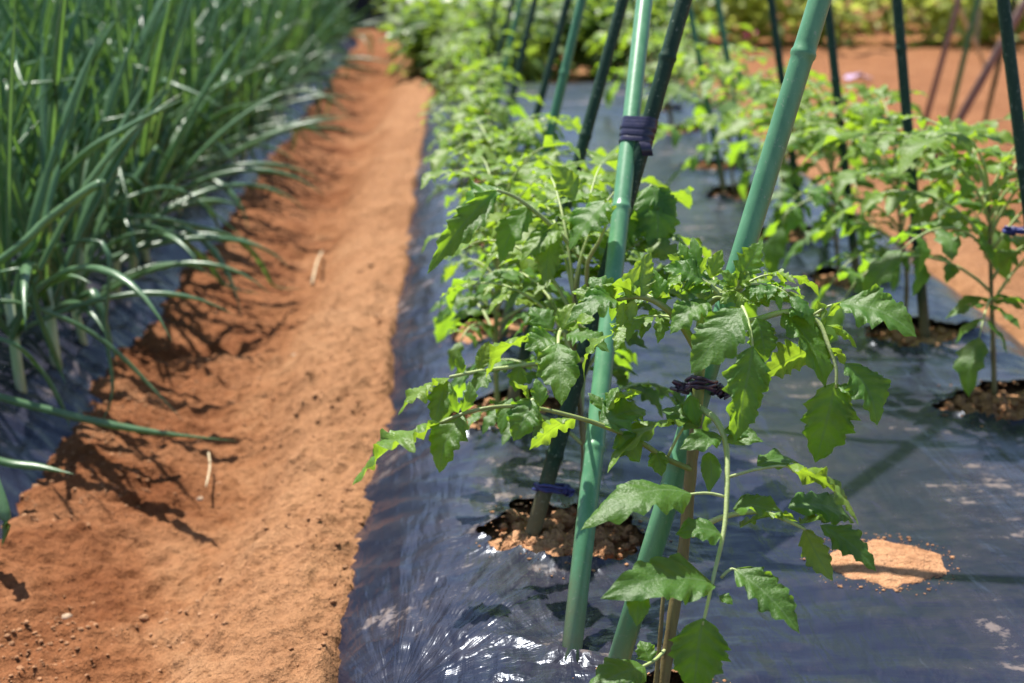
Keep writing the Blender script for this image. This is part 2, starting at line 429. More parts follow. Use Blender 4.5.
# long shallow creases pressed into the film across the bed
CREASES = []
def crease(X, Y):
    w = np.zeros_like(X)
    for a, b in CREASES:
        d = np.array([b.x - a.x, b.y - a.y]); L = np.hypot(*d); d /= L
        t = (X - a.x) * d[0] + (Y - a.y) * d[1]; s = (X - a.x) * -d[1] + (Y - a.y) * d[0]
        w = w - 0.006 * np.exp(-(s / 0.012) ** 2) * sst(-0.05, 0.05, t) * (1 - sst(L - 0.05, L + 0.1, t))
    return w
def hole_r(hx, hy, hr, X, Y, i):
    ph = np.arctan2(Y - hy, X - hx)
    return hr * (1 + 0.5 * vn(np.cos(ph) * 1.6 + i * 7, np.sin(ph) * 1.6, 81) + 0.28 * vn(np.cos(ph) * 5 + i * 3, np.sin(ph) * 5, 82)), np.hypot(X - hx, Y - hy)
def lip(X, Y):
    w = np.zeros_like(X)
    for i, (hx, hy, hr) in enumerate(HOLES):
        rr, r = hole_r(hx, hy, hr, X, Y, i)
        ph = np.arctan2(Y - hy, X - hx)
        w = w + 0.010 * np.exp(-np.maximum(r - rr, 0) / 0.018) * (0.5 + 1.4 * np.clip(vn(ph * 1.3 + i, ph * 0, 91) + 0.2, 0, 1)) * (r < 0.3)
    for p, k in ((lightpole_base, 3), (bigpole_base, 5)):          # film bunched up where a stake pierces it
        r = np.hypot(X - p.x, Y - p.y); ph = np.arctan2(Y - p.y, X - p.x)
        w = w + 0.015 * np.exp(-(r / 0.026) ** 2) * (0.55 + 1.3 * vn(np.cos(ph) * 2.2 + k, np.sin(ph) * 2.2, 93)) + 0.006 * np.exp(-r / 0.04) * np.clip(np.sin(ph * 7 + k), 0, 1) * sst(0.008, 0.02, r)
    return w
fx = axis([(-0.16, 0.30, 0.006), (0.30, 1.06, 0.0085)])
fy = axis([(0.55, 1.05, 0.02), (1.05, 2.1, 0.0068), (2.1, 3.2, 0.012), (3.2, BED_END, 0.022)])
FX, FY = np.meshgrid(fx, fy)
FZ = film_base(FX, FY) + wrinkle(FX, FY) + crease(FX, FY) + lip(FX, FY)
endf = sst(BED_END - 0.2, BED_END, FY); FZ = FZ * (1 - endf) - 0.16 * endf
# pull the grid points next to a hole onto its rim, then drop the faces inside it
SX, SY = FX.copy(), FY.copy(); inside = np.zeros(FX.shape, bool)
for i, (hx, hy, hr) in enumerate(HOLES):
    rr, r = hole_r(hx, hy, hr, FX, FY, i)
    step = 0.006 if hy < 2.1 else (0.010 if hy < 3.2 else 0.02)
    near = np.abs(r - rr) < step * 0.9
    k = np.where(near, rr / np.maximum(r, 1e-4), 1)
    SX = np.where(near, hx + (FX - hx) * k, SX); SY = np.where(near, hy + (FY - hy) * k, SY)
    inside |= (r < rr - step * 0.2)
mb = MB()
pts = np.dstack([SX, SY, FZ]); rr_, cc_ = FX.shape
mb.v = list(map(tuple, pts.reshape(-1, 3))); mb.uv = [(0, 0)] * len(mb.v)
for i in range(rr_ - 1):
    for j in range(cc_ - 1):
        if int(inside[i, j]) + int(inside[i + 1, j]) + int(inside[i, j + 1]) + int(inside[i + 1, j + 1]) >= 2: continue
        a = i * cc_ + j
        mb.f.append((a, a + 1, a + cc_ + 1, a + cc_)); mb.m.append(0)
bed_film = tag(mb.build('plastic_mulch_film', M_film), 'black plastic mulch film with round planting holes under the tomato plants', 'mulch film')

mx_ = axis([(-0.10, 1.0, 0.011)]); my_ = axis([(0.6, 2.1, 0.009), (2.1, BED_END - 0.1, 0.022)])
MX, MY = np.meshgrid(mx_, my_)
MZ = film_base(MX, MY) - 0.017
for i, (hx, hy, hr) in enumerate(HOLES):
    rr, r = hole_r(hx, hy, hr, MX, MY, i)
    inn = 1 - sst(rr * 0.95, rr * 1.5, r)
    MZ = MZ + inn * (0.008 + 0.020 * fbm(MX * 34, MY * 34, 3, 101))
endm = sst(BED_END - 0.35, BED_END - 0.1, MY); MZ = MZ * (1 - endm) - 0.18 * endm
mb = MB(); mb.grid(np.dstack([MX, MY, MZ])); tag(mb.build('soil_mound', M_clod), kind='structure')

# dried patch of splashed soil lying on the film
def patch(name, px, py, rx, ry, label):
    c = G(px, py, -0.004); mb = MB(); n = 44; rings = 16
    pts = np.zeros((rings, n + 1, 3)); ph = np.linspace(0, 2 * math.pi, n + 1)
    for i in range(rings):
        t = i / (rings - 1)
        rr = t * (1 + 0.3 * vn(np.cos(ph) * 1.2 + 5, np.sin(ph) * 1.2, 7) + 0.25 * vn(np.cos(ph) * 6, np.sin(ph) * 6, 8))
        X = c.x + rx * rr * np.cos(ph); Y = c.y + ry * rr * np.sin(ph)
        z = film_base(X, Y) + wrinkle(X, Y) + crease(X, Y) + lip(X, Y) + 0.0008 + 0.004 * (1 - t ** 2) + 0.006 * fbm(X * 60, Y * 60, 3, 3) * (1 - t)
        if i == rings - 1: z -= 0.004
        pts[i] = np.dstack([X, Y, z])
    mb.grid(pts)
    return tag(mb.build(name, M_clod), label, 'soil patch')
patch('soil_patch', 880, 556, 0.068, 0.062, 'dry flat patch of orange soil spilled on the bare middle of the film')

# crumbs
def lump(mb, c, r, rnd, sq=0.7):
    o = len(mb.v)
    n = 6
    rows = [(-0.95, 0.3), (-0.4, 0.92), (0.35, 0.95), (0.95, 0.32)]
    for z, q in rows:
        for j in range(n):
            a = 2 * math.pi * j / n + z
            k = r * rnd.uniform(0.7, 1.2)
            mb.v.append((c[0] + q * k * math.cos(a), c[1] + q * k * math.sin(a), c[2] + z * sq * k)); mb.uv.append((0, 0))
    for i in range(3):
        for j in range(n):
            a = o + i * n + j; b = o + i * n + (j + 1) % n
            mb.f.append((a, b, b + n, a + n)); mb.m.append(0)
    mb.f.append(tuple(o + j for j in range(n - 1, -1, -1))); mb.m.append(0)
    mb.f.append(tuple(o + 3 * n + j for j in range(n))); mb.m.append(0)
rnd = random.Random(3)
mb = MB()
cx, cy = [], []
for k in range(9000):
    y = 1.05 + 3.2 * rnd.random() ** 1.7; x = rnd.uniform(-0.64, -0.12)
    if rnd.random() < 0.35: x = rnd.uniform(-0.64, -0.45)
    if vn(x * 9, y * 9, 5) + rnd.uniform(-.3, .3) < 0: continue
    cx.append(x); cy.append(y)
cz = ground_z(np.array(cx), np.array(cy))
for x, y, z in zip(cx, cy, cz):
    r = 0.0012 + 0.0030 * rnd.random() ** 3 + (0.004 if rnd.random() < 0.01 else 0)
    lump(mb, (x, y, z + r * 0.1), r, rnd, 0.5)
tag(mb.build('soil_crumbs', M_clod, smooth=True), kind='stuff')
mb = MB()
for i, (hx, hy, hr) in enumerate(HOLES):
    for k in range(120 if hy < 2.2 else 45):
        a = rnd.uniform(0, 6.283); q = hr * rnd.random() ** 0.6
        x = hx + q * math.cos(a); y = hy + q * math.sin(a)
        r = (0.003 + 0.0095 * rnd.random() ** 2.2)
        lump(mb, (x, y, float(film_base(np.array(x), np.array(y))) - 0.006 + 0.006 * rnd.random()), r, rnd, 0.8)
pc = G(880, 556, -.004)
spill = [(hx, hy, hr, 0.9, 1.5, 130 if hy < 2.2 else 40) for hx, hy, hr in HOLES] + [(pc.x, pc.y, 0.064, 0.8, 1.35, 420)]
qx, qy, qr = [], [], []
for hx, hy, hr, k0, k1, n in spill:
    for k in range(n):
        a = rnd.uniform(0, 6.283); q = hr * (k0 + (k1 - k0) * rnd.random() ** 2.2)
        qx.append(hx + q * math.cos(a)); qy.append(hy + q * math.sin(a)); qr.append(0.0007 + 0.0022 * rnd.random() ** 3)
qx = np.array(qx); qy = np.array(qy); qz = film_base(qx, qy) + wrinkle(qx, qy) + crease(qx, qy) + lip(qx, qy)
for x, y, z, r in zip(qx, qy, qz, qr): lump(mb, (x, y, z + r * 0.2), r, rnd, 0.5)
tag(mb.build('planting_hole_clods', M_clod), kind='stuff')

def pebble(px, py, r, label, m=M_stone):
    c = G(px, py, -0.11); z = float(ground_z(np.array(c.x), np.array(c.y)))
    c = G(px, py, z); mb = MB(); rr = random.Random(px)
    n, k = 10, 7; pts = np.zeros((k, n + 1, 3))
    for i in range(k):
        la = math.pi * (i / (k - 1) - 0.5)
        for j in range(n + 1):
            lo = 2 * math.pi * (j % n) / n
            q = r * (1 + 0.45 * float(vn(np.array(math.cos(lo) * 2 + px), np.array(math.sin(lo) * 2 + la * 1.5), 3)))
            pts[i, j] = (q * 1.3 * math.cos(la) * math.cos(lo), q * math.cos(la) * math.sin(lo), q * 0.75 * math.sin(la))
    pts += np.array([c.x, c.y, c.z + r * 0.3]); mb.grid(pts)
    return tag(mb.build('pebble', m, origin=c), label, 'pebble', 'pebbles on the soil path')
pebble(66, 619, 0.0065, 'pale pebble alone on bare soil low on the path')
pebble(238, 450, 0.006, 'small tan pebble at the tip of the long fallen onion leaf')
pebble(296, 357, 0.006, 'tan pebble in the middle of the path beside the ridge')
pebble(200, 500, 0.0045, 'tiny pale pebble between onion leaf shadows and the ridge')

# ------------------------------------------------------------------ onion bed film
def film2(X, Y):
    ex = 0.022 * fbm(Y * 2.0, Y * 0 + 8.7, 3, 4)
    r = np.clip((-0.605 - X + ex) / 0.22, 0, 1); l = np.clip((X + 2.75) / 0.2, 0, 1)
    z = -0.02 - 0.105 * (1 - r) ** 1.7 - 0.135 * (1 - l) ** 2.2
    z = z + 0.012 * fbm(X * 3.5, Y * 3.2, 2, 151)
    edge = np.exp(-np.maximum(-0.64 - X, 0) / 0.12)
    rid = 1 - np.abs(2 * fbm(X * 4, Y * 16 + X * 6, 3, 177)); z = z + 0.011 * edge * np.clip(rid, 0, 1) ** 2
    rid2 = 1 - np.abs(2 * fbm(X * 9, Y * 7, 3, 178)); z = z + 0.006 * np.clip(rid2, 0, 1) ** 3
    e = sst(9.0, 9.3, Y)
    return z * (1 - e) - 0.17 * e
ox = axis([(-2.78, -1.0, 0.06), (-1.0, -0.59, 0.009)]); oy = axis([(0.8, 3.2, 0.011), (3.2, 9.3, 0.035)])
OX, OY = np.meshgrid(ox, oy)
mb = MB(); mb.grid(np.dstack([OX, OY, film2(OX, OY)]))
tag(mb.build('plastic_mulch_film', M_film), 'black plastic mulch film under the dense green onion rows', 'mulch film')

# ------------------------------------------------------------------ stakes
def stake(base, top, d, m, label, group, nodes=None, extend=0.12, over=1.06):
    base, top = Vector(base), Vector(top)
    ax = (top - base).normalized(); L = (top - base).length
    b0 = base - ax * extend
    if top.z > base.z and L * over < 1.2: L = max(L * over, L * 1.42 / (top.z - base.z))
    else: L = L * 1.0
    tot = L + extend
    ss = [0.0]; rs = [d / 2 * 0.97]
    if nodes is None:
        o = random.uniform(0.05, 0.3); nodes = [extend + o + 0.31 * k for k in range(12) if extend + o + 0.31 * k < tot - 0.02]
    else: nodes = [extend + n for n in nodes]
    for n in nodes:
        for ds, k in ((-0.009, 1.0), (-0.004, 1.03), (-0.0015, 1.14), (0.0012, 1.15), (0.004, 1.02), (0.010, 1.0)):
            ss.append(n + ds); rs.append(d / 2 * k)
    ss += [tot - 0.004, tot]; rs += [d / 2, d / 2 * 0.7]
    mb = MB(); mb.tube([b0 + ax * s for s in ss], rs, 20)
    return tag(mb.build('garden_stake', m, origin=base), label, 'garden stake', group)
GL, GR = 'garden stakes along the path side tomato row', 'garden stakes along the outer tomato row'
p1a, p1b = G(571, 657), P(644.5, 0, 1.71)
stake(p1a, p1b, 0.0200, M_stk_light, 'pale green stake taped to a dark one, its foot in a film slit', GL, nodes=[0.215, 0.505])
p2a, p2b = G(533, 532), P(684, 0, 1.60)
stake(p2a, p2b, 0.0182, M_stk_dark, 'dark olive stake taped to a pale stake, standing in a clod filled hole', GL, nodes=[0.09, 0.555])
p0a, p0b = G(606, 702), P(819.7, 0, 1.262)
stake(p0a, p0b, 0.0204, M_stk_light, 'thick pale green stake with the hero tomato plant tied to it'.replace('hero ', 'closest '), GL, nodes=[0.22, 0.60])
LST = [((503, 332), (581, 4), .0158, M_stk_mid, 'mid green stake beside the small soil hole behind the taped pair'),
       ((510, 408), (623, 0), .0165, M_stk_dark, 'dark stake rising straight behind the taped pair of stakes'),
       ((503, 237), (568, 0), .0160, M_stk_dark, 'dark stake just beyond the mid green one, foot in leaves'),
       ((492, 180), (535, 0), .0165, M_stk_dark, 'near black stake standing alone over the pale film gap'),
       ((487, 140), (521, 0), .018, M_stk_mid, 'bright green thin stake close against a brownish one'),
       ((483, 115), (513, 0), .018, M_stk_dark, 'brownish green thin stake close against a bright one'),
       ((480, 86), (496, 0), .0175, M_stk_dark, 'greyish dark stake, second last of the path side row'),
       ((468, 62), (478, 0), .0175, M_stk_dark, 'greyish dark stake, last of the path side row')]
for b, t, d, m, lab in LST:
    B = G(*b); stake(B, P(t[0], t[1], depth_of(B) * 1.0), d, m, lab, GL)
RST = [((1059, 455), (1003, 0), .0162, M_stk_dark, 'dark stake at the picture edge, foremost of the outer row'),
       ((925, 333), (897, 0), .0172, M_stk_dark, 'dark stake rising from a shaded hole behind a drooping sunlit leaf'),
       ((857, 279), (827, 0), .0160, M_stk_dark, 'dark stake partly hidden by the thick pale stake'),
       ((803, 234), (771, 0), .0160, M_stk_dark, 'slim dark stake crossing the soil between two leafy clumps'),
       ((748, 187), (718, 0), .0155, M_stk_mid, 'slim green stake beside the pink flower'),
       ((724, 190), (688, 0), .0150, M_stk_mid, 'thin mid green stake leaning among the outer row leaves'),
       ((671, 118), (645, 0), .0150, M_stk_dark, 'thin dark stake seen between the taped pair of stakes'),
       ((655, 100), (633, 0), .0150, M_stk_dark, 'thin dark stake farthest along the outer row')]
for b, t, d, m, lab in RST:
    B = G(*b); stake(B, P(t[0], t[1], depth_of(B) * 0.99), d, m, lab, GR)
def far_pole(b, t, z, d, m, lab, over=1.15, dd=1.0):
    B = G(b[0], b[1], z); return stake(B, P(t[0], t[1], depth_of(B) * dd), d, m, lab, 'old poles of the frame on the bare soil', nodes=[], over=over)
far_pole((934, 165), (1022, 8), -0.1, 0.028, M_rust, 'rusty brown pipe leaning steeply across the bare soil')
far_pole((922, 132), (959, 0), -0.1, 0.022, M_rust, 'pale pinkish pole standing on the bare soil')
far_pole((944, 140), (978, 0), -0.1, 0.020, M_stk_mid, 'dull green pole crossing the straw coloured cane')
far_pole((982, 135), (1014, 0), -0.1, 0.018, M_stk_dark, 'dark green pole between the rusty pipe and the edge stake')
far_pole((985, 66), (957, 4), -0.1, 0.020, M_straw, 'thin straw coloured cane leaning the other way')

# tape around the crossed pair
def on_line(a, b, py):
    lo, hi = 0.0, 1.0
    for _ in range(40):
        mid = (lo + hi) / 2; q = a.lerp(b, mid); v = q - CP
        y = 341.5 - FPX * v.dot(UPV) / v.dot(FW)
        if y > py: lo = mid
        else: hi = mid
    return a.lerp(b, lo)
def tape():
    mb = MB(); rr = random.Random(5); n = 28
    for ly in range(7):
        y0 = 119 + ly * 3.4 + rr.uniform(-.6, .6); k = 1.03 + 0.05 * rr.random()
        for sgn, grow in ((0, 1),):
            rings = []
            for yy in (y0, y0 + 1.2, y0 + 3.6, y0 + 4.8):
                e = 1.0 if y0 < yy < y0 + 4.7 else 0.97
                A = on_line(p1a, p1b, yy); B = on_line(p2a, p2b, yy + 1)
                ax = ((p1b - p1a).normalized() + (p2b - p2a).normalized()).normalized()
                u = (B - A); u = (u - ax * u.dot(ax)); D = u.length; u.normalize(); w = ax.cross(u)
                ring = []
                for j in range(n + 1):
                    a = 2 * math.pi * j / n
                    c0 = B if math.cos(a) > 0 else A; r0 = (0.0091 if math.cos(a) > 0 else 0.0100) * k * e + 0.0006 * ly % 0.0013
                    ring.append(tuple(c0 + (u * math.cos(a) + w * math.sin(a)) * r0))
                rings.append(ring)
            mb.grid(np.array(rings))
    A = on_line(p2a, p2b, 143) - FW * 0.0105
    pts = np.array([[tuple(A + RT * (dx + 0.004 * t) - UPV * (0.016 * t) - FW * 0.004 * math.sin(3 * t)) for dx in (-0.006, 0, 0.006)] for t in np.linspace(0, 1, 6)])
    mb.grid(pts)
    return tag(mb.build('tape_tie', M_tape, origin=on_line(p1a, p1b, 130)), 'navy plastic tape wound round a crossed pale and dark stake', 'tape')
tape()

# ------------------------------------------------------------------ leaves
def leaflet(mb, base, tip, nrm, W, rows=30, cols=7, lobes=5, depth=0.24, fold=0.25, arch=0.08, droop=0.05, ruf=1.0, rnd=None, mi=0):
    rnd = rnd or random
    base = np.array(base, float); tip = np.array(tip, float); n = np.array(nrm, float)
    ax = tip - base; L = np.linalg.norm(ax); ax /= L
    n = n - ax * n.dot(ax); n /= max(1e-6, np.linalg.norm(n)); s = np.cross(ax, n)
    t = np.linspace(0, 1, rows)[:, None]; v = np.linspace(-1, 1, cols)[None, :]
    sh = np.power(t, 0.58) * np.power(1 - t, 1.0); sh = sh / sh.max()
    ph = np.where(v < 0, rnd.random(), rnd.random()) * 0.6
    sw = np.mod(t * lobes + ph, 1.0)
    sw = np.where(sw > 0.86, (1 - sw) / 0.14, sw / 0.86)
    k2 = np.mod(t * lobes * 2.3 + ph, 1.0)
    tooth = 1 - depth * (1 - sw) - 0.08 * (1 - k2)
    vv = np.abs(v)
    tooth = 1 - (1 - tooth) * sst(0.35, 1.0, vv)
    hw = 0.5 * W * sh * tooth
    asym = 1 + 0.10 * np.sign(v) * (rnd.random() - 0.5) * 2
    side = hw * v * asym
    along = L * (t + 0.10 * vv ** 1.5 * sh * (1 - t))
    p1, p2 = rnd.uniform(0, 6.28), rnd.uniform(0, 6.28)
    up = fold * hw * vv - 0.10 * W * sh * vv ** 3 * rnd.uniform(0.2, 1.4)
    up = up + ruf * 0.065 * W * sh * vv * np.sin(6.283 * (lobes * t - 0.9 * vv) + np.where(v < 0, 0, 0.9))
    up = up + ruf * 0.08 * W * np.sin(6.283 * 1.7 * t + np.where(v < 0, p1, p2)) * vv ** 2 * sh
    cu = L * (arch * 4 * t * (1 - t) - droop * t ** 2.2)
    tw = rnd.uniform(-0.35, 0.35) * t
    lat = L * rnd.uniform(-0.06, 0.06) * np.sin(math.pi * t)
    a2 = side * np.cos(tw) - up * np.sin(tw) + lat; u2 = side * np.sin(tw) + up * np.cos(tw) + cu
    pts = base[None, None, :] + along[..., None] * ax + a2[..., None] * s + u2[..., None] * n
    uv = np.dstack([np.broadcast_to((v + 1) / 2, side.shape), np.broadcast_to(t, side.shape)])
    mb.grid(pts, uv, mi)
# hand-set compound leaves: rachis through (pixel, depth) and leaflets from base to tip
def nv(c, u, r=0.0): return -FW * c + Z * u + RT * r
def hand_leaf(root, rach, lets, rw=(5, 2.5), rows=34, cols=9, seed=0, rm=None):
    rnd = random.Random(seed)
    pts = [P(*q) for q in rach]
    k = max(10, 5 * len(pts)); sp = spline(pts, k)
    d0 = rach[0][2]
    mb = MB(); mb.tube(sp, [(rw[0] + (rw[1] - rw[0]) * i / (k - 1)) / 2 * d0 / FPX for i in range(k)], 8)
    leaf = mb.build('leaf', rm or M_rach, root, origin=pts[0])
    for e in lets:
        bx, by, bd, tx, ty, td, w, nn = e[:8]
        o = e[8] if len(e) > 8 else {}
        o = dict(o)
        b, t = P(bx, by, bd), P(tx, ty, td); n = nv(*nn)
        ax = (t - b).normalized(); n2 = (n - ax * n.dot(ax)).normalized(); s = ax.cross(n2)
        vd = ((b + t) / 2 - CP).normalized()
        app = (s - vd * s.dot(vd)).length
        W = w * (bd + td) / 2 / FPX / max(0.5, app) * 1.14
        W = min(W, (t - b).length * 1.1)
        young_or_backlit = o.pop('y', 0); st = o.pop('st', None)  # y also marks leaflets lit from behind, their brightness put into the colour
        m2 = MB()
        if st is not None:                        # petiolule joining the leaflet to the rachis
            q = P(*st); m2.tube(spline([q, (q + b) / 2 + Vector((0, 0, 0.002)), b, b.lerp(t, 0.12)], 8), [0.0013, .0013, .0012, .0012, .0011, .001, .0009, .0008], 6, 1)
        L = (t - b).length
        leaflet(m2, b, t, n, W, rows, cols, lobes=o.pop('lobes', 5 if L > 0.035 else 3), rnd=rnd,
                fold=o.pop('fold', 0.28), arch=o.pop('arch', 0.07), droop=o.pop('droop', 0.06), ruf=o.pop('ruf', 1.0), depth=o.pop('depth', 0.26))
        m2.build('leaflet', [M_young_or_backlit if young_or_backlit else M_leaf, M_rach], leaf, origin=b)
    return leaf

def tomato_root(base, label, group): 
    r = empty('tomato_plant', base)
    return tag(r, label, 'tomato plant', group)
def stem(root, pts, r0, r1, mats=M_stem, name='stem'):
    k = max(12, 5 * len(pts)); sp = spline(pts, k)
    rr = random.Random(1)
    mb = MB(); mb.tube(sp, [(r0 + (r1 - r0) * i / (k - 1)) * (1 + 0.08 * math.sin(i * 1.9)) for i in range(k)], 10)
    return mb.build(name, mats, root, origin=root.location)

TG1, TG2 = 'tomato plants in the path side row', 'tomato plants in the outer row'
# ---- the plant in focus
hero = tomato_root(hero_base, 'sharp leafy tomato plant bound to the thick pale stake by a purple tie', TG1)
stem(hero, [P(660, 712, 1.245), P(671, 630, 1.24), P(684, 545, 1.235), P(691, 470, 1.23), P(696, 425, 1.23)], 0.0052, 0.0052, M_brown, 'lower_stem')
stem(hero, [P(696, 425, 1.23), P(699, 380, 1.225), P(700, 345, 1.22), P(703, 312, 1.22), P(716, 298, 1.22), P(735, 292, 1.215), P(741, 280, 1.21)], 0.0054, 0.0022, M_stem)
stem(hero, [P(655, 690, 1.235), P(660, 640, 1.23), P(663, 600, 1.23), P(668, 560, 1.235)], 0.0022, 0.0016, M_brown, 'side_shoot')
# B: long leaf hanging in front
hand_leaf(hero, [(700, 408, 1.222), (716, 420, 1.20), (726, 445, 1.185), (727, 490, 1.165), (724, 530, 1.15), (714, 575, 1.135), (703, 625, 1.125)], [
    (785, 466, 1.165, 862, 521, 1.13, 36, (-0.55, 0.9, 0.15), {'st': (729, 477, 1.17), 'y': 1, 'arch': .10}),
    (757, 466, 1.168, 801, 461, 1.19, 24, (0.35, 1.0, 0), {'lobes': 2}),
    (709, 452, 1.18, 709, 492, 1.165, 20, (0.9, 0.35, -.1), {'lobes': 2, 'depth': .12}),
    (692, 494, 1.16, 582, 517, 1.115, 40, (0.22, 1.0, 0), {'st': (726, 497, 1.163), 'arch': .12, 'fold': .1, 'droop': .12}),
    (722, 535, 1.15, 676, 532, 1.14, 24, (0.2, 1, 0), {'lobes': 3, 'arch': .12}),
    (733, 509, 1.16, 784, 511, 1.15, 24, (0.25, 1, 0), {'arch': .12, 'lobes': 3}),
    (714, 584, 1.135, 604, 588, 1.09, 46, (0.28, 1, 0), {'arch': .10, 'droop': .1, 'depth': .2}),
    (641, 588, 1.105, 637, 626, 1.09, 24, (1, 0.3, 0), {'lobes': 2, 'depth': .1}),
    (734, 569, 1.14, 801, 631, 1.11, 38, (0.75, 0.7, 0.25), {'st': (721, 578, 1.14), 'depth': .32}),
    (719, 596, 1.13, 733, 604, 1.125, 10, (0.5, 1, 0), {'lobes': 2}),
    (703, 618, 1.125, 694, 694, 1.13, 60, (0.9, 0.25, -0.1), {'arch': .04, 'depth': .22}),
    (724, 430, 1.19, 752, 436, 1.18, 14, (0.5, .8, 0), {'lobes': 2}),
    (722, 437, 1.185, 680, 447, 1.17, 22, (0.5, 1, 0), {'lobes': 3}),
    (725, 440, 1.188, 763, 440, 1.175, 17, (0.55, 0.9, 0), {'lobes': 2}),
], rw=(7.5, 3), seed=11)
# C: leaf reaching to the lower right
hand_leaf(hero, [(692, 535, 1.225), (720, 518, 1.205), (760, 512, 1.19), (790, 522, 1.18), (806, 530, 1.175)], [
    (740, 528, 1.19, 797, 518, 1.205, 26, (-0.5, 1, 0), {'y': 1, 'arch': .1}),
    (820, 525, 1.17, 878, 569, 1.15, 24, (0.5, .8, .3), {'arch': .12}),
    (804, 529, 1.175, 834, 580, 1.17, 27, (-0.75, .6, 0), {'y': 1}),
    (788, 508, 1.19, 856, 519, 1.21, 34, (0.15, 1, 0), {'arch': .12}),
    (800, 524, 1.18, 828, 520, 1.19, 17, (-.4, 1, 0), {'y': 1, 'lobes': 2}),
], rw=(7, 2.5), seed=12)
# D: leaf reaching right
hand_leaf(hero, [(722, 318, 1.22), (750, 321, 1.215), (785, 312, 1.205), (815, 318, 1.195), (829, 347, 1.185), (836, 368, 1.18), (836, 388, 1.178)], [
    (838, 304, 1.19, 918, 333, 1.165, 34, (0.42, 1, 0.1), {'st': (812, 316, 1.195), 'arch': .10, 'depth': .28}),
    (822, 318, 1.19, 818, 301, 1.195, 13, (-.6, .8, 0), {'y': 1, 'lobes': 2, 'depth': .1}),
    (828, 316, 1.19, 843, 303, 1.195, 14, (-.6, .8, 0), {'y': 1, 'lobes': 2, 'depth': .1}),
    (783, 312, 1.205, 828, 386, 1.175, 36, (0.65, 0.55, .45), {'fold': .45, 'arch': .1}),
    (826, 325, 1.19, 858, 346, 1.18, 13, (-.4, .9, 0), {'y': 1, 'lobes': 3}),
    (836, 382, 1.178, 816, 464, 1.19, 54, (0.95, 0.15, 0.0), {'arch': .03, 'depth': .28, 'fold': .1}),
    (845, 363, 1.18, 880, 424, 1.165, 34, (0.7, .6, .5), {'fold': .42, 'arch': .10, 'depth': .28}),
    (830, 348, 1.182, 846, 365, 1.18, 14, (-.4, .8, 0), {'y': 1, 'lobes': 2}),
    (838, 386, 1.178, 858, 396, 1.175, 9, (.3, 1, 0), {'lobes': 2}),
    (841, 395, 1.185, 845, 418, 1.19, 18, (-.7, .5, 0), {'y': 1, 'lobes': 2}),
    (812, 350, 1.23, 762, 374, 1.235, 32, (-.8, .55, 0), {'y': 1, 'depth': .28}),
    (748, 304, 1.22, 782, 296, 1.215, 28, (0.35, 1, 0), {'arch': .12}),
    (777, 304, 1.21, 805, 295, 1.215, 16, (-.2, 1, 0), {'y': 1, 'lobes': 3}),
    (790, 308, 1.205, 812, 318, 1.19, 18, (0.4, 1, 0), {'lobes': 2}),
    (769, 322, 1.205, 748, 336, 1.20, 18, (0.6, .8, 0), {'lobes': 2, 'y': 1}),
], rw=(7.5, 2.5), seed=13)
# E: leaf hanging in front of the stem
hand_leaf(hero, [(738, 298, 1.215), (746, 315, 1.19), (751, 335, 1.175), (753, 352, 1.17)], [
    (753, 346, 1.17, 737, 442, 1.155, 46, (0.9, 0.05, .25), {'arch': .04, 'depth': .32, 'ruf': 1.4}),
    (742, 308, 1.185, 690, 371, 1.165, 46, (0.7, 0.75, -.3), {'arch': .05, 'fold': .12, 'depth': .2}),
    (757, 318, 1.195, 767, 362, 1.19, 30, (0.8, .3, .3), {}),
], rw=(4.5, 2.5), seed=14)
# F/G: shoot tip
hand_leaf(hero, [(736, 292, 1.215), (741, 272, 1.21), (750, 258, 1.205)], [
    (739, 280, 1.21, 762, 240, 1.20, 30, (0.8, 0.5, -.1), {'y': 0, 'arch': .05, 'depth': .3}),
    (737, 286, 1.21, 722, 272, 1.205, 14, (.8, .5, 0), {'y': 1}),
    (739, 284, 1.21, 752, 272, 1.20, 16, (.7, .6, 0), {'y': 1}),
    (738, 292, 1.21, 720, 303, 1.20, 15, (.7, .7, 0), {'y': 1}),
    (740, 294, 1.21, 758, 300, 1.2, 14, (.6, .8, 0), {'y': 1}),
    (738, 292, 1.205, 739, 312, 1.2, 12, (.8, .3, 0), {'y': 1}),
    (735, 288, 1.21, 722, 290, 1.2, 9, (.5, .8, 0), {'y': 1}),
    (742, 286, 1.21, 758, 290, 1.2, 10, (.5, .8, 0), {'y': 1}),
], rw=(3.5, 2), seed=15)
hand_leaf(hero, [(722, 297, 1.22), (712, 287, 1.22), (700, 277, 1.225), (688, 270, 1.23)], [
    (709, 301, 1.21, 670, 332, 1.19, 32, (0.6, .75, -.2), {'st': (722, 298, 1.215), 'arch': .10, 'ruf': 1.5}),
    (704, 283, 1.22, 664, 266, 1.215, 22, (0.45, .9, 0), {'ruf': 1.4}),
    (688, 268, 1.23, 680, 241, 1.235, 13, (.8, .4, .3), {'lobes': 3}),
    (697, 270, 1.225, 692, 236, 1.23, 15, (.8, .4, -.3), {'lobes': 3}),
    (710, 278, 1.22, 722, 249, 1.22, 18, (.8, .4, 0), {'lobes': 3, 'y': 1}),
    (690, 272, 1.23, 666, 284, 1.23, 16, (.5, .9, 0), {'y': 1}),
    (712, 288, 1.22, 690, 292, 1.21, 18, (.5, .9, 0), {}),
    (700, 278, 1.23, 706, 256, 1.235, 12, (-.5, .6, 0), {'y': 1}),
    (684, 270, 1.23, 668, 254, 1.235, 10, (-.5, .6, 0), {'y': 1}),
], rw=(6, 2.5), seed=16)
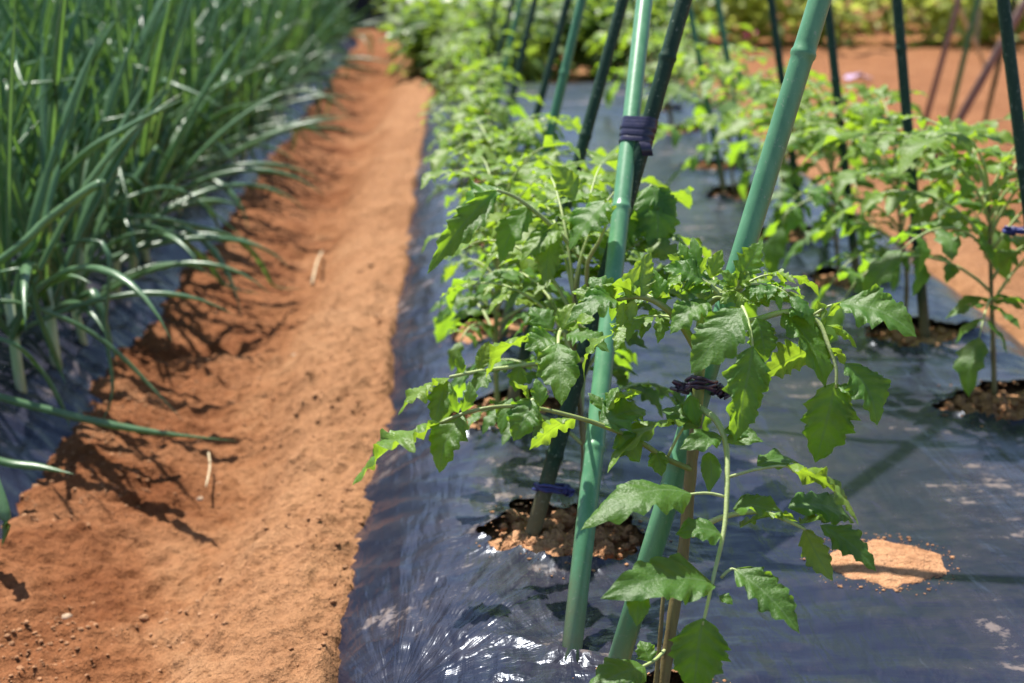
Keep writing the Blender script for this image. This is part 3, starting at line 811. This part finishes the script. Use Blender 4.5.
# A: arched leaf going left, curled leaflets over the pale stake
hand_leaf(hero, [(697, 350, 1.225), (684, 328, 1.22), (668, 310, 1.215), (650, 299, 1.21), (632, 297, 1.205), (617, 300, 1.20)], [
    (640, 297, 1.205, 603, 283, 1.20, 30, (-.5, .8, 0), {'y': 1, 'ruf': 1.5}),
    (642, 297, 1.205, 650, 252, 1.215, 26, (-.8, .4, 0), {'y': 1, 'ruf': 1.5}),
    (655, 300, 1.21, 672, 298, 1.215, 20, (-.5, .8, 0), {'y': 1}),
    (628, 298, 1.20, 640, 266, 1.21, 22, (-.6, .6, .2), {'y': 1}),
    (617, 300, 1.20, 570, 312, 1.17, 30, (0.6, .8, 0), {'ruf': 1.6, 'arch': .16, 'droop': .25}),
    (612, 298, 1.20, 590, 276, 1.21, 26, (0.5, .8, 0), {'ruf': 1.6}),
    (634, 300, 1.205, 629, 322, 1.20, 13, (-.8, .4, 0), {'y': 1, 'lobes': 2}),
    (624, 302, 1.205, 620, 328, 1.20, 14, (-.8, .4, 0), {'y': 1, 'lobes': 2}),
    (662, 308, 1.213, 655, 268, 1.22, 20, (.8, .4, .2), {'ruf': 1.4}),
    (600, 303, 1.19, 572, 290, 1.2, 20, (.4, .9, 0), {'y': 1, 'ruf': 1.5}),
], rw=(9, 4), seed=17, rm=M_stem)
# J: long leaf crossing the pale stake to the far left
hand_leaf(hero, [(692, 470, 1.228), (665, 458, 1.215), (640, 442, 1.20), (609, 428, 1.185), (575, 417, 1.175), (530, 407, 1.165), (495, 407, 1.155), (465, 413, 1.15), (440, 423, 1.145)], [
    (440, 423, 1.145, 349, 480, 1.125, 34, (-0.35, 1, 0), {'y': 1, 'arch': .06, 'ruf': 1.6}),
    (463, 413, 1.15, 438, 472, 1.135, 34, (0.75, .5, -.3), {'fold': .35, 'ruf': 1.3}),
    (462, 412, 1.15, 470, 380, 1.155, 14, (.6, .4, .5), {'lobes': 3, 'arch': .18}),
    (458, 413, 1.15, 452, 388, 1.14, 12, (.7, .4, -.5), {'lobes': 2}),
    (532, 399, 1.165, 513, 440, 1.15, 34, (0.75, .5, -.2), {'st': (535, 408, 1.165), 'fold': .35, 'ruf': 1.4}),
    (512, 398, 1.17, 500, 434, 1.16, 18, (0.7, .5, -.6), {}),
    (530, 404, 1.167, 514, 380, 1.175, 22, (-.5, .7, 0), {'y': 1}),
    (540, 407, 1.17, 536, 378, 1.175, 18, (.6, .5, 0), {}),
    (576, 418, 1.18, 528, 447, 1.19, 20, (-.4, .8, 0), {'y': 1}),
    (600, 425, 1.185, 646, 408, 1.20, 42, (0.35, 1, 0), {'arch': .12}),
    (618, 432, 1.19, 640, 462, 1.185, 30, (0.7, .6, 0), {}),
    (688, 421, 1.21, 605, 467, 1.17, 26, (-0.35, 1, 0), {'y': 1, 'arch': .12, 'st': (668, 456, 1.215)}),
    (700, 427, 1.205, 662, 408, 1.22, 34, (0.35, 1, 0), {'lobes': 4}),
    (690, 395, 1.21, 698, 428, 1.205, 18, (.9, .3, .2), {'lobes': 2, 'depth': .15}),
    (606, 412, 1.195, 641, 390, 1.20, 20, (-.4, .9, 0), {'y': 1, 'st': (604, 428, 1.187)}),
    (606, 410, 1.195, 588, 392, 1.20, 13, (.5, .8, 0), {}),
    (608, 408, 1.195, 618, 386, 1.21, 15, (.5, .8, 0), {}),
    (655, 450, 1.21, 662, 476, 1.2, 20, (.5, .8, 0), {'lobes': 3}),
], rw=(6.2, 3), seed=18, rm=M_stem)
# lowest leaf at the foot
hand_leaf(hero, [(665, 650, 1.24), (655, 660, 1.21), (640, 668, 1.18)], [
    (645, 667, 1.18, 585, 690, 1.15, 40, (0.4, 1, 0), {'arch': .12}),
    (650, 662, 1.2, 640, 640, 1.21, 22, (.4, .8, 0), {}),
], rw=(4, 3), seed=19)

# ---- generator for the other plants
def compound(mb, base, az, L, elev, droop, rnd, scale, detail, young_or_backlit, leafscale=1.0):
    rows, cols = (22, 5) if detail == 2 else ((13, 5) if detail == 1 else (8, 3))
    hd = np.array([math.cos(az), math.sin(az), 0.0]); k = 9
    pts = [np.array(base, float)]; e = elev
    sd = rnd.uniform(-0.25, 0.25)
    for i in range(k):
        a2 = az + sd * i / k * 2
        h = np.array([math.cos(a2), math.sin(a2), 0]); pts.append(pts[-1] + L / k * (h * math.cos(e) + np.array([0, 0, math.sin(e)])))
        e -= droop / k * (0.6 + 0.8 * i / k)
    mb.tube(pts, [0.0028 * scale * (1 - 0.65 * i / k) for i in range(k + 1)], 5, 2)
    def at(f):
        x = f * k; i = min(int(x), k - 1); return pts[i] + (pts[i + 1] - pts[i]) * (x - i), (pts[i + 1] - pts[i]) / np.linalg.norm(pts[i + 1] - pts[i])
    up = np.array([0, 0, 1.0])
    fr = [0.30, 0.48, 0.66, 0.84] if detail else [0.4, 0.72]
    def put(b, d, ln):
        d = d / np.linalg.norm(d)
        n = up + 0.35 * np.array([rnd.uniform(-1, 1), rnd.uniform(-1, 1), 0]) - 0.2 * hd * rnd.random()
        t = b + d * ln
        leaflet(mb, b, t, n, ln * rnd.uniform(0.44, 0.6), rows, cols, lobes=3 if detail < 2 else 4, depth=0.38, fold=rnd.uniform(0.1, 0.45), arch=rnd.uniform(.03, .16), droop=rnd.uniform(0, .2), ruf=1.3, rnd=rnd, mi=1 if young_or_backlit else 0)
    b, d = at(1.0); put(b, d + np.array([0, 0, -0.3]), L * 0.40 * leafscale)
    for f in fr:
        b, d = at(f); sd_ = np.cross(d, up); sd_ /= max(1e-6, np.linalg.norm(sd_))
        for sg in (-1, 1):
            ln = L * (0.33 if 0.4 < f < 0.8 else 0.25) * rnd.uniform(0.75, 1.1) * leafscale
            dr = sd_ * sg + d * rnd.uniform(0.2, 0.7) + np.array([0, 0, rnd.uniform(-0.75, 0.05)])
            put(b, dr, ln)
        if detail == 2 and rnd.random() < 0.7:
            b, d = at(f + 0.1); put(b, sd_ * rnd.choice((-1, 1)) + np.array([0, 0, -0.4]), L * 0.13)
def tomato(base, h, lean, nl, seed, label, group, detail=1, scale=1.0, thin=1.0, away=False, f0=0.36):
    rnd = random.Random(seed); base = Vector(base)
    root = tomato_root(base, label, group)
    sp = [base, base + Vector((lean[0] * .35 + rnd.uniform(-.01, .01), lean[1] * .35, h * 0.35)), base + Vector((lean[0] * .7, lean[1] * .7 + rnd.uniform(-.01, .01), h * 0.7)), base + Vector((lean[0], lean[1], h))]
    stem(root, sp, 0.0043 * scale, 0.0022 * scale, M_stem if rnd.random() < .5 else M_brown)
    cur = spline(sp, 40); az = rnd.uniform(0, 6.28)
    for i in range(nl):
        f = f0 + (1 - f0) * (i / (nl - 1)) ** 0.85
        b = cur[min(39, int(f * 39))]; az += 2.4 + rnd.uniform(-.3, .3)
        old = 1 - f
        a2 = az
        if away and math.sin(az) < 0.1: a2 = -az
        L = (0.105 + 0.135 * math.sin(math.pi * min(1, (1.0 - f) * 1.1 + 0.12))) * rnd.uniform(.85, 1.15) * scale
        if b[0] + math.cos(az) * L < 0.0: L = max(0.07, min(L, (b[0] + 0.02) / max(.2, -math.cos(az))))
        el = R(25 + 45 * f + rnd.uniform(-12, 12)); dr = R(70 + 60 * old + rnd.uniform(-15, 25))
        mb = MB(); compound(mb, b, a2, L, el, dr, rnd, scale, detail, f > 0.66, thin)
        mb.build('leaf', [M_leaf, M_young_or_backlit, M_rach], root, origin=Vector(b))
    return root

# young leaves crowding the tip of the sharp plant
rt = random.Random(77)
for q, az, L, el in [((735, 294, 1.215), 0.3, .052, 40), ((730, 297, 1.22), 2.7, .058, 30), ((716, 299, 1.222), 1.5, .055, 45), ((690, 322, 1.222), 2.9, .07, 15), ((664, 308, 1.218), 2.2, .055, 25), ((738, 288, 1.212), -0.6, .05, 25)]:
    mb = MB(); compound(mb, np.array(P(*q)), az, L, R(el), R(70), rt, .6, 2, rt.random() < .8, 1.75)
    mb.build('leaf', [M_leaf, M_young_or_backlit, M_rach], hero, origin=P(*q))
# plant behind the taped pair, partly hand-set to follow the photo
pl2 = tomato(left_holes[0] + Vector((0.012, 0.0, -0.01)), 0.27, (0.0, 0.09), 16, 23, 'tomato plant in the clod filled hole beside the dark olive stake', TG1, 2, 0.95, 1.0, True)
hand_leaf(pl2, [(585, 262, 1.62), (556, 230, 1.6), (520, 200, 1.57), (497, 190, 1.55)], [
    (497, 190, 1.55, 429, 272, 1.50, 34, (0.8, 0.5, .5), {'fold': .5, 'ruf': 1.8, 'depth': .4}),
    (505, 192, 1.56, 452, 220, 1.57, 34, (0.3, 1, 0), {}),
    (530, 207, 1.58, 500, 262, 1.56, 30, (.8, .4, 0), {}),
    (556, 222, 1.59, 546, 290, 1.56, 26, (-.8, .4, 0), {'y': 1}),
    (560, 230, 1.59, 520, 260, 1.57, 24, (.5, .8, 0), {'y': 1}),
], rw=(6, 3), seed=31)
hand_leaf(pl2, [(587, 290, 1.62), (588, 262, 1.58), (600, 240, 1.55), (606, 225, 1.54)], [
    (608, 200, 1.54, 568, 248, 1.52, 36, (.6, .6, -.5), {'fold': .3}),
    (606, 225, 1.54, 590, 195, 1.55, 26, (-.6, .6, 0), {'y': 1}),
    (575, 200, 1.56, 552, 165, 1.57, 24, (-.6, .6, 0), {'y': 1}),
    (590, 235, 1.55, 560, 215, 1.55, 26, (.3, .9, 0), {'y': 1}),
], rw=(5, 3), seed=32)
hand_leaf(pl2, [(590, 300, 1.63), (620, 240, 1.64), (645, 195, 1.65), (652, 185, 1.65)], [
    (652, 185, 1.65, 656, 254, 1.62, 50, (.9, .3, .2), {'fold': .1}),
    (640, 200, 1.65, 625, 250, 1.62, 34, (.8, .4, -.3), {}),
    (650, 190, 1.65, 676, 215, 1.64, 30, (.6, .8, 0), {}),
], rw=(5, 3), seed=33)
hand_leaf(pl2, [(584, 330, 1.56), (570, 322, 1.50), (560, 332, 1.44), (558, 345, 1.40)], [
    (558, 343, 1.38, 561, 403, 1.33, 42, (0.95, .35, -.1), {'fold': .2, 'ruf': 1.4, 'depth': .2}),
    (566, 335, 1.42, 610, 350, 1.40, 24, (.2, 1, 0), {'y': 0, 'arch': .14}),
    (555, 338, 1.42, 525, 348, 1.40, 30, (.5, .8, 0), {'ruf': 1.5}),
    (552, 330, 1.44, 530, 306, 1.45, 24, (.3, .9, 0), {}),
    (562, 330, 1.44, 575, 302, 1.45, 22, (.5, .7, 0), {'y': 1}),
    (550, 345, 1.4, 545, 385, 1.38, 22, (.7, .5, -.4), {'y': 1}),
    (570, 330, 1.44, 594, 318, 1.42, 22, (.3, .9, 0), {'y': 1, 'ruf': 1.5}),
    (530, 335, 1.44, 484, 375, 1.46, 26, (-.3, .9, 0), {'y': 1, 'st': (556, 330, 1.45)}),
], rw=(6, 3), seed=34)
hand_leaf(pl2, [(583, 360, 1.58), (550, 362, 1.54), (512, 367, 1.50), (480, 371, 1.48), (450, 377, 1.46)], [
    (450, 378, 1.46, 396, 412, 1.44, 20, (-.3, .9, 0), {'y': 1, 'ruf': 1.6}),
    (447, 380, 1.455, 433, 425, 1.44, 26, (.7, .5, -.2), {'fold': .3}),
    (478, 371, 1.48, 490, 340, 1.5, 16, (.6, .5, .4), {'y': 1}),
    (488, 372, 1.48, 470, 392, 1.47, 20, (.6, .8, 0), {}),
    (462, 374, 1.47, 458, 352, 1.47, 11, (.6, .6, 0), {'lobes': 2}),
    (520, 366, 1.5, 515, 392, 1.5, 20, (.7, .6, 0), {}),
], rw=(5, 3), seed=35)

lab_l = ['bushy tomato plant at the dark stake just behind the taped pair',
         'tomato plant beside the mid green stake and a small soil gap',
         'bright tomato plant hiding the foot of a dark stake, past the mid green stake',
         'tomato plant under the near black stake by the film gap',
         'tomato plant at the foot of the bright thin stake',
         'small blurred tomato plant two from the far end of the path side row',
         'blurred tomato plant last before the bushy plants beyond the film']
for i, (p, lab) in enumerate(zip(left_holes[1:], lab_l)):
    tomato(p + Vector((-0.01 + 0.01 * (i % 3) if i < 2 else (-0.05 if i < 4 else -0.09), 0.02, -0.01)), (0.27 if i < 2 else 0.22) + 0.03 * ((i * 37) % 5) / 5, (0.0 if i < 2 else -0.04, 0.02), 20 if i < 3 else 23, 41 + i, lab, TG1, 1 if i < 3 else 0, 0.93 if i < 2 else 0.88, 1.1)
lab_r = ['tomato plant with a long drooping leaf by the edge stake',
         'tomato plant hung with pale leaves on the stake in the shaded hole',
         'tomato plant behind the tip of the sharp sunlit leaf, half behind the thick stake',
         'tomato plant by the slim dark stake over bare soil',
         'tomato plant at the slim green stake below the pink flower',
         'blurred tomato plant by the thin mid green leaning stake',
         'blurred tomato plant seen through the gap of the taped stakes',
         'tiny blurred tomato plant farthest along the outer row']
hr = [0.30, 0.26, 0.25, 0.25, 0.25, 0.24, 0.24, 0.23]
for i, (p, lab) in enumerate(zip(right_holes, lab_r)):
    tomato(p + Vector((0.0, 0.05, -0.01)), hr[i], (-0.02, 0.05), 16, 61 + i, lab, TG2, 1 if i < 4 else 0, 0.98, 1.05, False, 0.4)

# twist ties
def twist(a, b, r, m, label, turns=3):
    mb = MB(); c = (a + b) / 2; u = (b - a); D = u.length / 2; u.normalize(); w = Z.cross(u).normalized()
    pts = []
    for i in range(turns * 16):
        t = i / 16 * 2 * math.pi
        q = c + u * math.cos(t) * (D + r) + w * math.sin(t) * r + Z * (0.004 * math.sin(t * 0.37) + 0.0012 * i / 16)
        pts.append(q)
    rj = random.Random(len(label)); pts = [q + Vector((rj.uniform(-1, 1), rj.uniform(-1, 1), rj.uniform(-1.6, 1.6))) * 0.0011 for q in pts]
    mb.tube(pts, [0.0015 + 0.0007 * rj.random() for _ in pts], 6)
    for sg in (-1, 1):                               # the twisted, crumpled ends on either side
        e = c + RT * sg * (r + 0.001) - FW * r * 0.5; k = []
        for i in range(30):
            f = i / 29
            k.append(e + RT * sg * 0.010 * f + Vector((0.0035 * math.sin(i * 1.7 + sg), 0.0035 * math.cos(i * 1.7), 0.004 * math.sin(i * 0.9 + 2 * sg) - sg * 0.004 * f)))
        mb.tube(k, 0.0016, 6)
    return tag(mb.build('plant_tie', m, origin=c), label, 'plant tie', 'ties holding stems to stakes')
twist(P(699, 388, 1.224), P(703, 390, 1.25), 0.0125, M_tie, 'purple twisted tie binding the sharp tomato stem to the thick pale stake', 4)
twist(P(545, 488, 1.60), P(563, 490, 1.61), 0.010, M_bluetie, 'violet tie low on the dark olive stake above the clods', 3)
twist(G(925, 333).lerp(P(897, 0, 2.3), .28), P(905, 238, 2.30), 0.010, M_bluetie, 'blue tie joining a thin stem to the stake in the shaded hole', 2)
twist(P(1031, 233, 1.83), P(1010, 232, 1.86), 0.010, M_bluetie, 'blue tie on the dark stake at the picture edge', 2)

# ------------------------------------------------------------------ green onions
def onion_leaf(mb, pts, w, seed=0, n=14):
    rnd = random.Random(seed); sp = [Vector(p) for p in spline(pts, n)]
    cols = 7; grid = np.zeros((n, cols, 3)); uv = np.zeros((n, cols, 2))
    for i, p in enumerate(sp):
        t = (sp[min(i + 1, n - 1)] - sp[max(i - 1, 0)]).normalized()
        a = Z if abs(t.z) < 0.9 else Vector((math.cos(seed), math.sin(seed), 0))
        s = t.cross(a).normalized(); u = s.cross(t)
        f = i / (n - 1); ww = w * (0.75 + 0.5 * f if f < 0.3 else 0.9) * min(1, (1 - f) * 3.2 + 0.03)
        for j in range(cols):
            an = math.pi * (1.12 * j / (cols - 1) - 0.56) * 1.6
            grid[i, j] = p + s * (ww * 0.5 * math.sin(an)) + u * (ww * 0.30 * (math.cos(an) - 0.3)); uv[i, j] = (j / (cols - 1), f)
    mb.grid(grid, uv, 0)
def arc_leaf(base, az, L, el, bend, kink, rnd, w, mb, seed):
    pts = [Vector(base)]; e = el; k = 9
    for i in range(k):
        pts.append(pts[-1] + Vector((math.cos(az) * math.cos(e), math.sin(az) * math.cos(e), math.sin(e))) * (L / k))
        e -= bend / k * (0.3 + 1.4 * i / k)
        if kink and i == kink: e -= R(rnd.uniform(60, 110))
    onion_leaf(mb, pts, w, seed)
def make_onion(seed, split, nl=8, h=0.58, edge=False):
    rnd = random.Random(seed); root = empty('green_onion', (0, 0, 0))
    mb = MB(); sh = rnd.uniform(.10, .15)
    mb.tube([Vector((0, 0, -0.03)), Vector((0, 0, 0.03)), Vector((0.003, 0, sh))], [0.0085, 0.008, 0.007], 8)
    mb.build('stem', M_sheath, root)
    az = rnd.uniform(0, 6.28); fol = MB()
    for i in range(nl):
        az += math.pi + rnd.uniform(-.75, .75)
        z = sh * (0.55 + 0.45 * i / nl); inner = i / nl
        L = h * rnd.uniform(.75, 1.1) * (0.85 + .2 * inner)
        el = R(62 + 22 * inner + rnd.uniform(-16, 8)); bend = R((48 - 38 * inner) * rnd.uniform(.2, 1.3))
        kink = rnd.choice((4, 5, 6, 7)) if rnd.random() < 0.30 else 0
        m = MB() if split else fol
        arc_leaf((0, 0, z), az, L, el, bend, kink, rnd, rnd.uniform(.012, .021), m, rnd.uniform(0, 6))
        if split: m.build('leaf', M_onion, root)
    for i in range(3 if edge else 0):
        m = MB() if split else fol
        arc_leaf((0, 0, sh * rnd.uniform(.5, .9)), rnd.uniform(-1.5, 1.5), rnd.uniform(.22, .46), R(rnd.uniform(15, 75)), R(rnd.uniform(40, 130)), rnd.choice((0, 0, 4)), rnd, rnd.uniform(.014, .022), m, rnd.uniform(0, 6))
        if split: m.build('leaf', M_onion, root)
    if not split: fol.build('foliage', M_onion, root)
    return root
def copy_tree(o):
    c = o.copy(); col.objects.link(c)
    for ch in o.children:
        d = ch.copy(); col.objects.link(d); d.parent = c
    return c
GO = 'green onions in dense rows on the film'
near_v = [make_onion(200 + i, True, 10, 0.56) for i in range(5)]
far_v = [make_onion(220 + i, False, 11, 0.56) for i in range(6)]
edge_n = [make_onion(240 + i, True, 9, 0.50, True) for i in range(5)]
edge_f = [make_onion(250 + i, False, 10, 0.50, True) for i in range(5)]
used = set(); rnd = random.Random(17)
def drop(v, loc):
    o = v if v.name not in used else copy_tree(v)
    used.add(v.name)
    o.location = loc; o.rotation_euler = (rnd.uniform(-.17, .17), rnd.uniform(-.18, .20), rnd.uniform(0, 6.28))
    s = rnd.uniform(.85, 1.15); o.scale = (s, s, s); return o
cand = []
for ri in range(8):
    X = -0.70 - 0.175 * ri; y = (2.15 if ri < 2 else 1.75) + 0.05 * (ri % 2)
    while y < 8.1:
        cand.append((X + rnd.uniform(-.025, .025), y, ri)); y += (0.15 if ri == 0 else (0.13 if ri < 3 else 0.18)) * (1 if y < 4.5 else 1.4)
spots = []
for X, y, ri in cand:
    c = Vector((X, y, 0.2)); v = c - CP; d = v.dot(FW); px = 512 + FPX * v.dot(RT) / d
    if px < -160: continue
    spots.append((X, y, ri))
spots = spots[:300]
for k, (X, y, ri) in enumerate(spots):
    z = float(film2(np.array(X), np.array(y)))
    near = ri < 2 and y < 3.4
    if ri == 0: o = drop(edge_n[k % 5] if near else edge_f[k % 5], (X, y, z - 0.005)); o.rotation_euler.z = rnd.uniform(-.9, .9)
    else: o = drop(near_v[k % 5] if near else far_v[k % 6], (X, y, z - 0.005))
    if ri == 0 and y < 3.4: lab, g = 'green onion in the outermost row, its leaves arching over the path', GO + ' edge'
    elif ri == 0: lab, g = 'blurred green onion in the row lining the far path edge', GO + ' far edge'
    else: lab, g = 'green onion with upright leaves inside the dense onion rows', GO
    tag(o, lab, 'green onion', g)
for v in near_v + far_v + edge_n + edge_f:
    if v.name not in used:
        for ch in list(v.children): bpy.data.objects.remove(ch)
        bpy.data.objects.remove(v)

# edge onions whose leaves hang out over the path
def edge_onion(X, Y, leaves, label):
    z = float(film2(np.array(X), np.array(Y))); b = Vector((X, Y, z))
    root = tag(empty('green_onion', b), label, 'green onion', 'edge green onions with fallen leaves')
    mb = MB(); mb.tube([b + Vector((0, 0, -.03)), b + Vector((0, 0, .05)), b + Vector((.004, 0, .12))], [.0085, .008, .007], 8)
    mb.build('stem', M_sheath, root, origin=b)
    for i, (w, pts) in enumerate(leaves):
        q = [P(*p) for p in pts]
        if w > 0: q = [b + Vector((0, 0, .09))] + q
        mb = MB(); onion_leaf(mb, q, abs(w), i, 20); mb.build('leaf', M_onion, root, origin=b)
    return root
edge_onion(-0.86, 1.80, [
    (.020, [(-60, 380, 2.0), (0, 396, 2.05), (90, 419, 2.08), (160, 432, 2.1), (236, 441, 2.13)]),
    (.018, [(-50, 440, 1.9), (0, 460, 1.92), (40, 466, 1.92), (74, 474, 1.9)]),
    (.017, [(-30, 440, 1.75), (-6, 480, 1.72), (6, 520, 1.70), (2, 546, 1.70)]),
], 'green onion whose long leaf lies far out across the path')
edge_onion(-0.84, 2.05, [
    (.012, [(-10, 300, 2.1), (60, 316, 2.14), (110, 345, 2.18), (150, 385, 2.2), (181, 418, 2.2)]),
    (.011, [(0, 338, 2.05), (40, 368, 2.1), (62, 405, 2.12), (70, 428, 2.12)]),
    (.010, [(14, 268, 2.1), (40, 320, 2.12), (58, 365, 2.15), (66, 384, 2.15)]),
    (.024, [(10, 252, 2.05), (45, 220, 2.05), (95, 184, 2.05), (104, 190, 2.05), (108, 225, 2.06)]),
], 'green onion with a pale folded leaf and thin leaves trailing onto the soil')
edge_onion(-0.82, 2.35, [
    (.011, [(98, 240, 2.2), (106, 330, 2.2), (113, 390, 2.2), (97, 432, 2.2)]),
    (.018, [(70, 165, 2.3), (130, 125, 2.3), (190, 96, 2.3)]),
    (.016, [(30, 250, 2.2), (60, 160, 2.2), (95, 48, 2.2)]),
], 'green onion with one thin leaf hanging straight down over the film edge')
edge_onion(-0.80, 2.75, [
    (.015, [(130, 216, 2.6), (190, 224, 2.7), (240, 240, 2.8), (262, 264, 2.9), (275, 286, 2.95), (302, 289, 3.0)]),
    (.016, [(150, 226, 2.65), (205, 258, 2.8), (225, 284, 2.85), (263, 295, 2.9)]),
    (.014, [(120, 200, 2.6), (180, 190, 2.7), (258, 250, 2.8)]),
], 'green onion whose bent leaves touch the path beside the straw')
mb = MB(); a = G(322, 252, -.115); b = G(312, 284, -.115)
mb.tube(spline([a, (a + b) / 2 + Vector((0, 0, .012)), b], 8), .0028, 6); tag(mb.build('straw', M_straw, origin=a), 'dry straw lying beside the bent onion leaf tips', 'straw')
mb = MB(); a = G(209, 458, -.125) + Z * .008; b = G(206, 487, -.125)
mb.tube(spline([a, (a + b) / 2 + Vector((0.004, 0, .004)), b], 8), .0016, 6); tag(mb.build('straw', M_straw, origin=b), 'thin straw stub sticking up from the dark hollow of the path', 'straw')

# ------------------------------------------------------------------ background plants
def bush(loc, h, rad, n, leaf, m, seed, name, label, cat, group, stems=5, up=0.45):
    rnd = random.Random(seed); root = tag(empty(name, loc), label, cat, group)
    ms = MB(); mf = MB(); loc = Vector(loc)
    ends = []
    for k in range(stems):
        a = rnd.uniform(0, 6.28); q = rad * 0.7 * rnd.random() ** .5
        top = Vector((q * math.cos(a), q * math.sin(a), h * rnd.uniform(.6, .95)))
        ms.tube(spline([loc, loc + top * 0.5 + Vector((0, 0, .05)), loc + top], 6), [.006, .005, .005, .004, .003, .002], 5); ends.append(top)
    for k in range(n):
        e = rnd.choice(ends); f = rnd.random() ** .6
        p = loc + e * f + Vector((rnd.gauss(0, rad * .3), rnd.gauss(0, rad * .3), rnd.gauss(0, h * .10)))
        p.z = max(p.z, loc.z + 0.03)
        a = rnd.uniform(0, 6.28); d = np.array([math.cos(a), math.sin(a), rnd.uniform(-.8, .5)])
        L = leaf * rnd.uniform(.6, 1.3)
        leaflet(mf, np.array(p), np.array(p) + d * L, (rnd.uniform(-.6, .6), rnd.uniform(-.6, .6), 1), L * .62, 5, 3, 1, 0.05, .25, .1, .1, .6, rnd)
    ms.build('stem', M_stem, root, origin=loc); mf.build('foliage', m, root, origin=loc)
    return root
PG = 'bushy plants beyond the film'
k = 0
PB = [(-0.18, 6.75, .42, .24), (0.12, 6.5, .40, .24), (-0.22, 7.35, .46, .27), (0.28, 7.0, .45, .26), (0.1, 7.9, .5, .28), (-0.25, 8.1, .5, .28),
      (0.62, 6.9, .42, .25), (0.95, 7.2, .42, .26), (0.55, 7.7, .5, .28), (1.0, 8.0, .5, .3), (-0.2, 9.0, .55, .3), (0.4, 9.0, .55, .32), (0.95, 9.2, .55, .32)]
PL = ['low bright bush at the path edge just beyond the last tomato', 'pale green bush in line with the last path side stakes', 'dense bush overhanging the end of the path',
      'dark shaded bush behind the film end', 'green bush behind the dark shaded one', 'bush nearest the black tarp heap', 'bush at the middle of the film end',
      'bush by the last outer row stake', 'bush behind the middle of the film end', 'taller bush behind the outer row end',
      'far bush beside the tarp heap', 'far bush in the middle of the last row', 'far bush at the outer end of the last row']
for (x, y, h, r), lab in zip(PB, PL):
    bush((x + 0.09, y, -.11), h, r, 420, .085, M_bush, 300 + k, 'potato_plant', lab, 'bush', PG); k += 1
# flowering bean rows far across the bare soil
BG = 'yellow green plants beyond the bare soil'
rb = random.Random(9)
for j in range(3):
    for i in range(13):
        x = 1.35 + 0.46 * i + rb.uniform(-.1, .1) + 0.2 * j; y = 8.7 + 1.0 * j + rb.uniform(-.12, .12)
        bush((x, y, -.11), .5 + .15 * j, .36, 360, .09, M_bean, 400 + j * 20 + i, 'bean_plant',
             ('yellow green plant in the hedge like row edging the bare soil', 'plant in the middle row behind the soil edge row', 'taller plant in the farthest row under the rail')[j], 'plant', BG + (' first', ' second', ' third')[j])
for i in range(7):
    x = -1.1 - 0.75 * i; bush((x, 10.2 + .3 * (i % 2), -.11), .35, .32, 240, .08, M_bean, 500 + i, 'weed_clump', 'low weedy clump past the far end of the onions', 'weeds', 'weed clumps past the onions')
# pink flowers
for i, (px, py, d) in enumerate([(750, 38, 7.9), (556, 24, 7.4)]):
    c = P(px, py, d); root = tag(empty('pink_flower', (c.x, c.y, -.11)), ('pink flower blooming low before the yellow green rows', 'small pink bloom between dark stakes beyond the film')[i], 'flower', 'pink flowers')
    mb = MB(); g = Vector((c.x, c.y, -.11)); mb.tube([g, (g + c) / 2 + Vector((.01, 0, 0)), c], .004, 6); mb.build('stem', M_stem, root, origin=g)
    mb = MB()
    for q in range(9):
        a = q * 0.698; r = (.052, .03)[i]; leaflet(mb, np.array(c), np.array(c + Vector((math.cos(a), math.sin(a) * .8 , .35 + .5 * (q % 2))) * r), (0, 0, 1), r * .8, 5, 3, 1, 0, .2, .1, .2, .5, random.Random(q))
    mb.build('petals', M_pink, root, origin=g)
# rail and its posts
mb = MB(); A, B = Vector((0.9, 8.25, .585)), Vector((3.1, 8.35, .575))
mb.tube([A, A.lerp(B, .5) - Z * .01, B], .02, 8)
root = tag(empty('trellis_rail', (A.x, A.y, -.11)), 'weathered grey rail on thin posts before the far plants', 'trellis')
mb.build('rail', M_rail, root, origin=A)
for t in (.05, .5, .95):
    q = A.lerp(B, t); mb = MB(); mb.tube([Vector((q.x, q.y - .03, -.15)), Vector((q.x, q.y - .03, q.z + .03))], .012, 8); mb.build('post', M_rail, root, origin=q)
# a scrap of lilac plastic on the bare soil
c = G(858, 82, -.10); mb = MB(); X = np.linspace(-.06, .06, 9); g = np.zeros((7, 9, 3))
for i in range(7):
    g[i, :, 0] = c.x + X; g[i, :, 1] = c.y + (i - 3) * .02; g[i, :, 2] = c.z + .012 + .03 * (fbm(X * 20, X * 0 + i * .6, 2, 5) + .5) * (1 - (X / .07) ** 2)
mb.grid(g); tag(mb.build('plastic_scrap', M_lilac, origin=c), 'crumpled lilac plastic scrap on the bare soil', 'scrap')
# heap under a black tarp at the end of the path
tx = np.linspace(-2.1, 0.05, 60); ty = np.linspace(9.9, 11.2, 36); TX, TY = np.meshgrid(tx, ty)
ex = sst(-2.1, -1.85, TX) * (1 - sst(-.25, 0.05, TX)); ey = sst(9.9, 10.1, TY) * (1 - sst(10.9, 11.2, TY))
TZ = -.13 + ex * ey * (0.62 + .18 * fbm(TX * 2.4, TY * 2.4, 3, 9)) + .04 * ex * ey * fbm(TX * 9, TY * 9, 3, 10)
mb = MB(); mb.grid(np.dstack([TX, TY, TZ])); tag(mb.build('tarp_covered_heap', M_tarp, origin=(-1, 10.5, -.12)), 'heap under a black tarp closing off the end of the path', 'tarp heap')
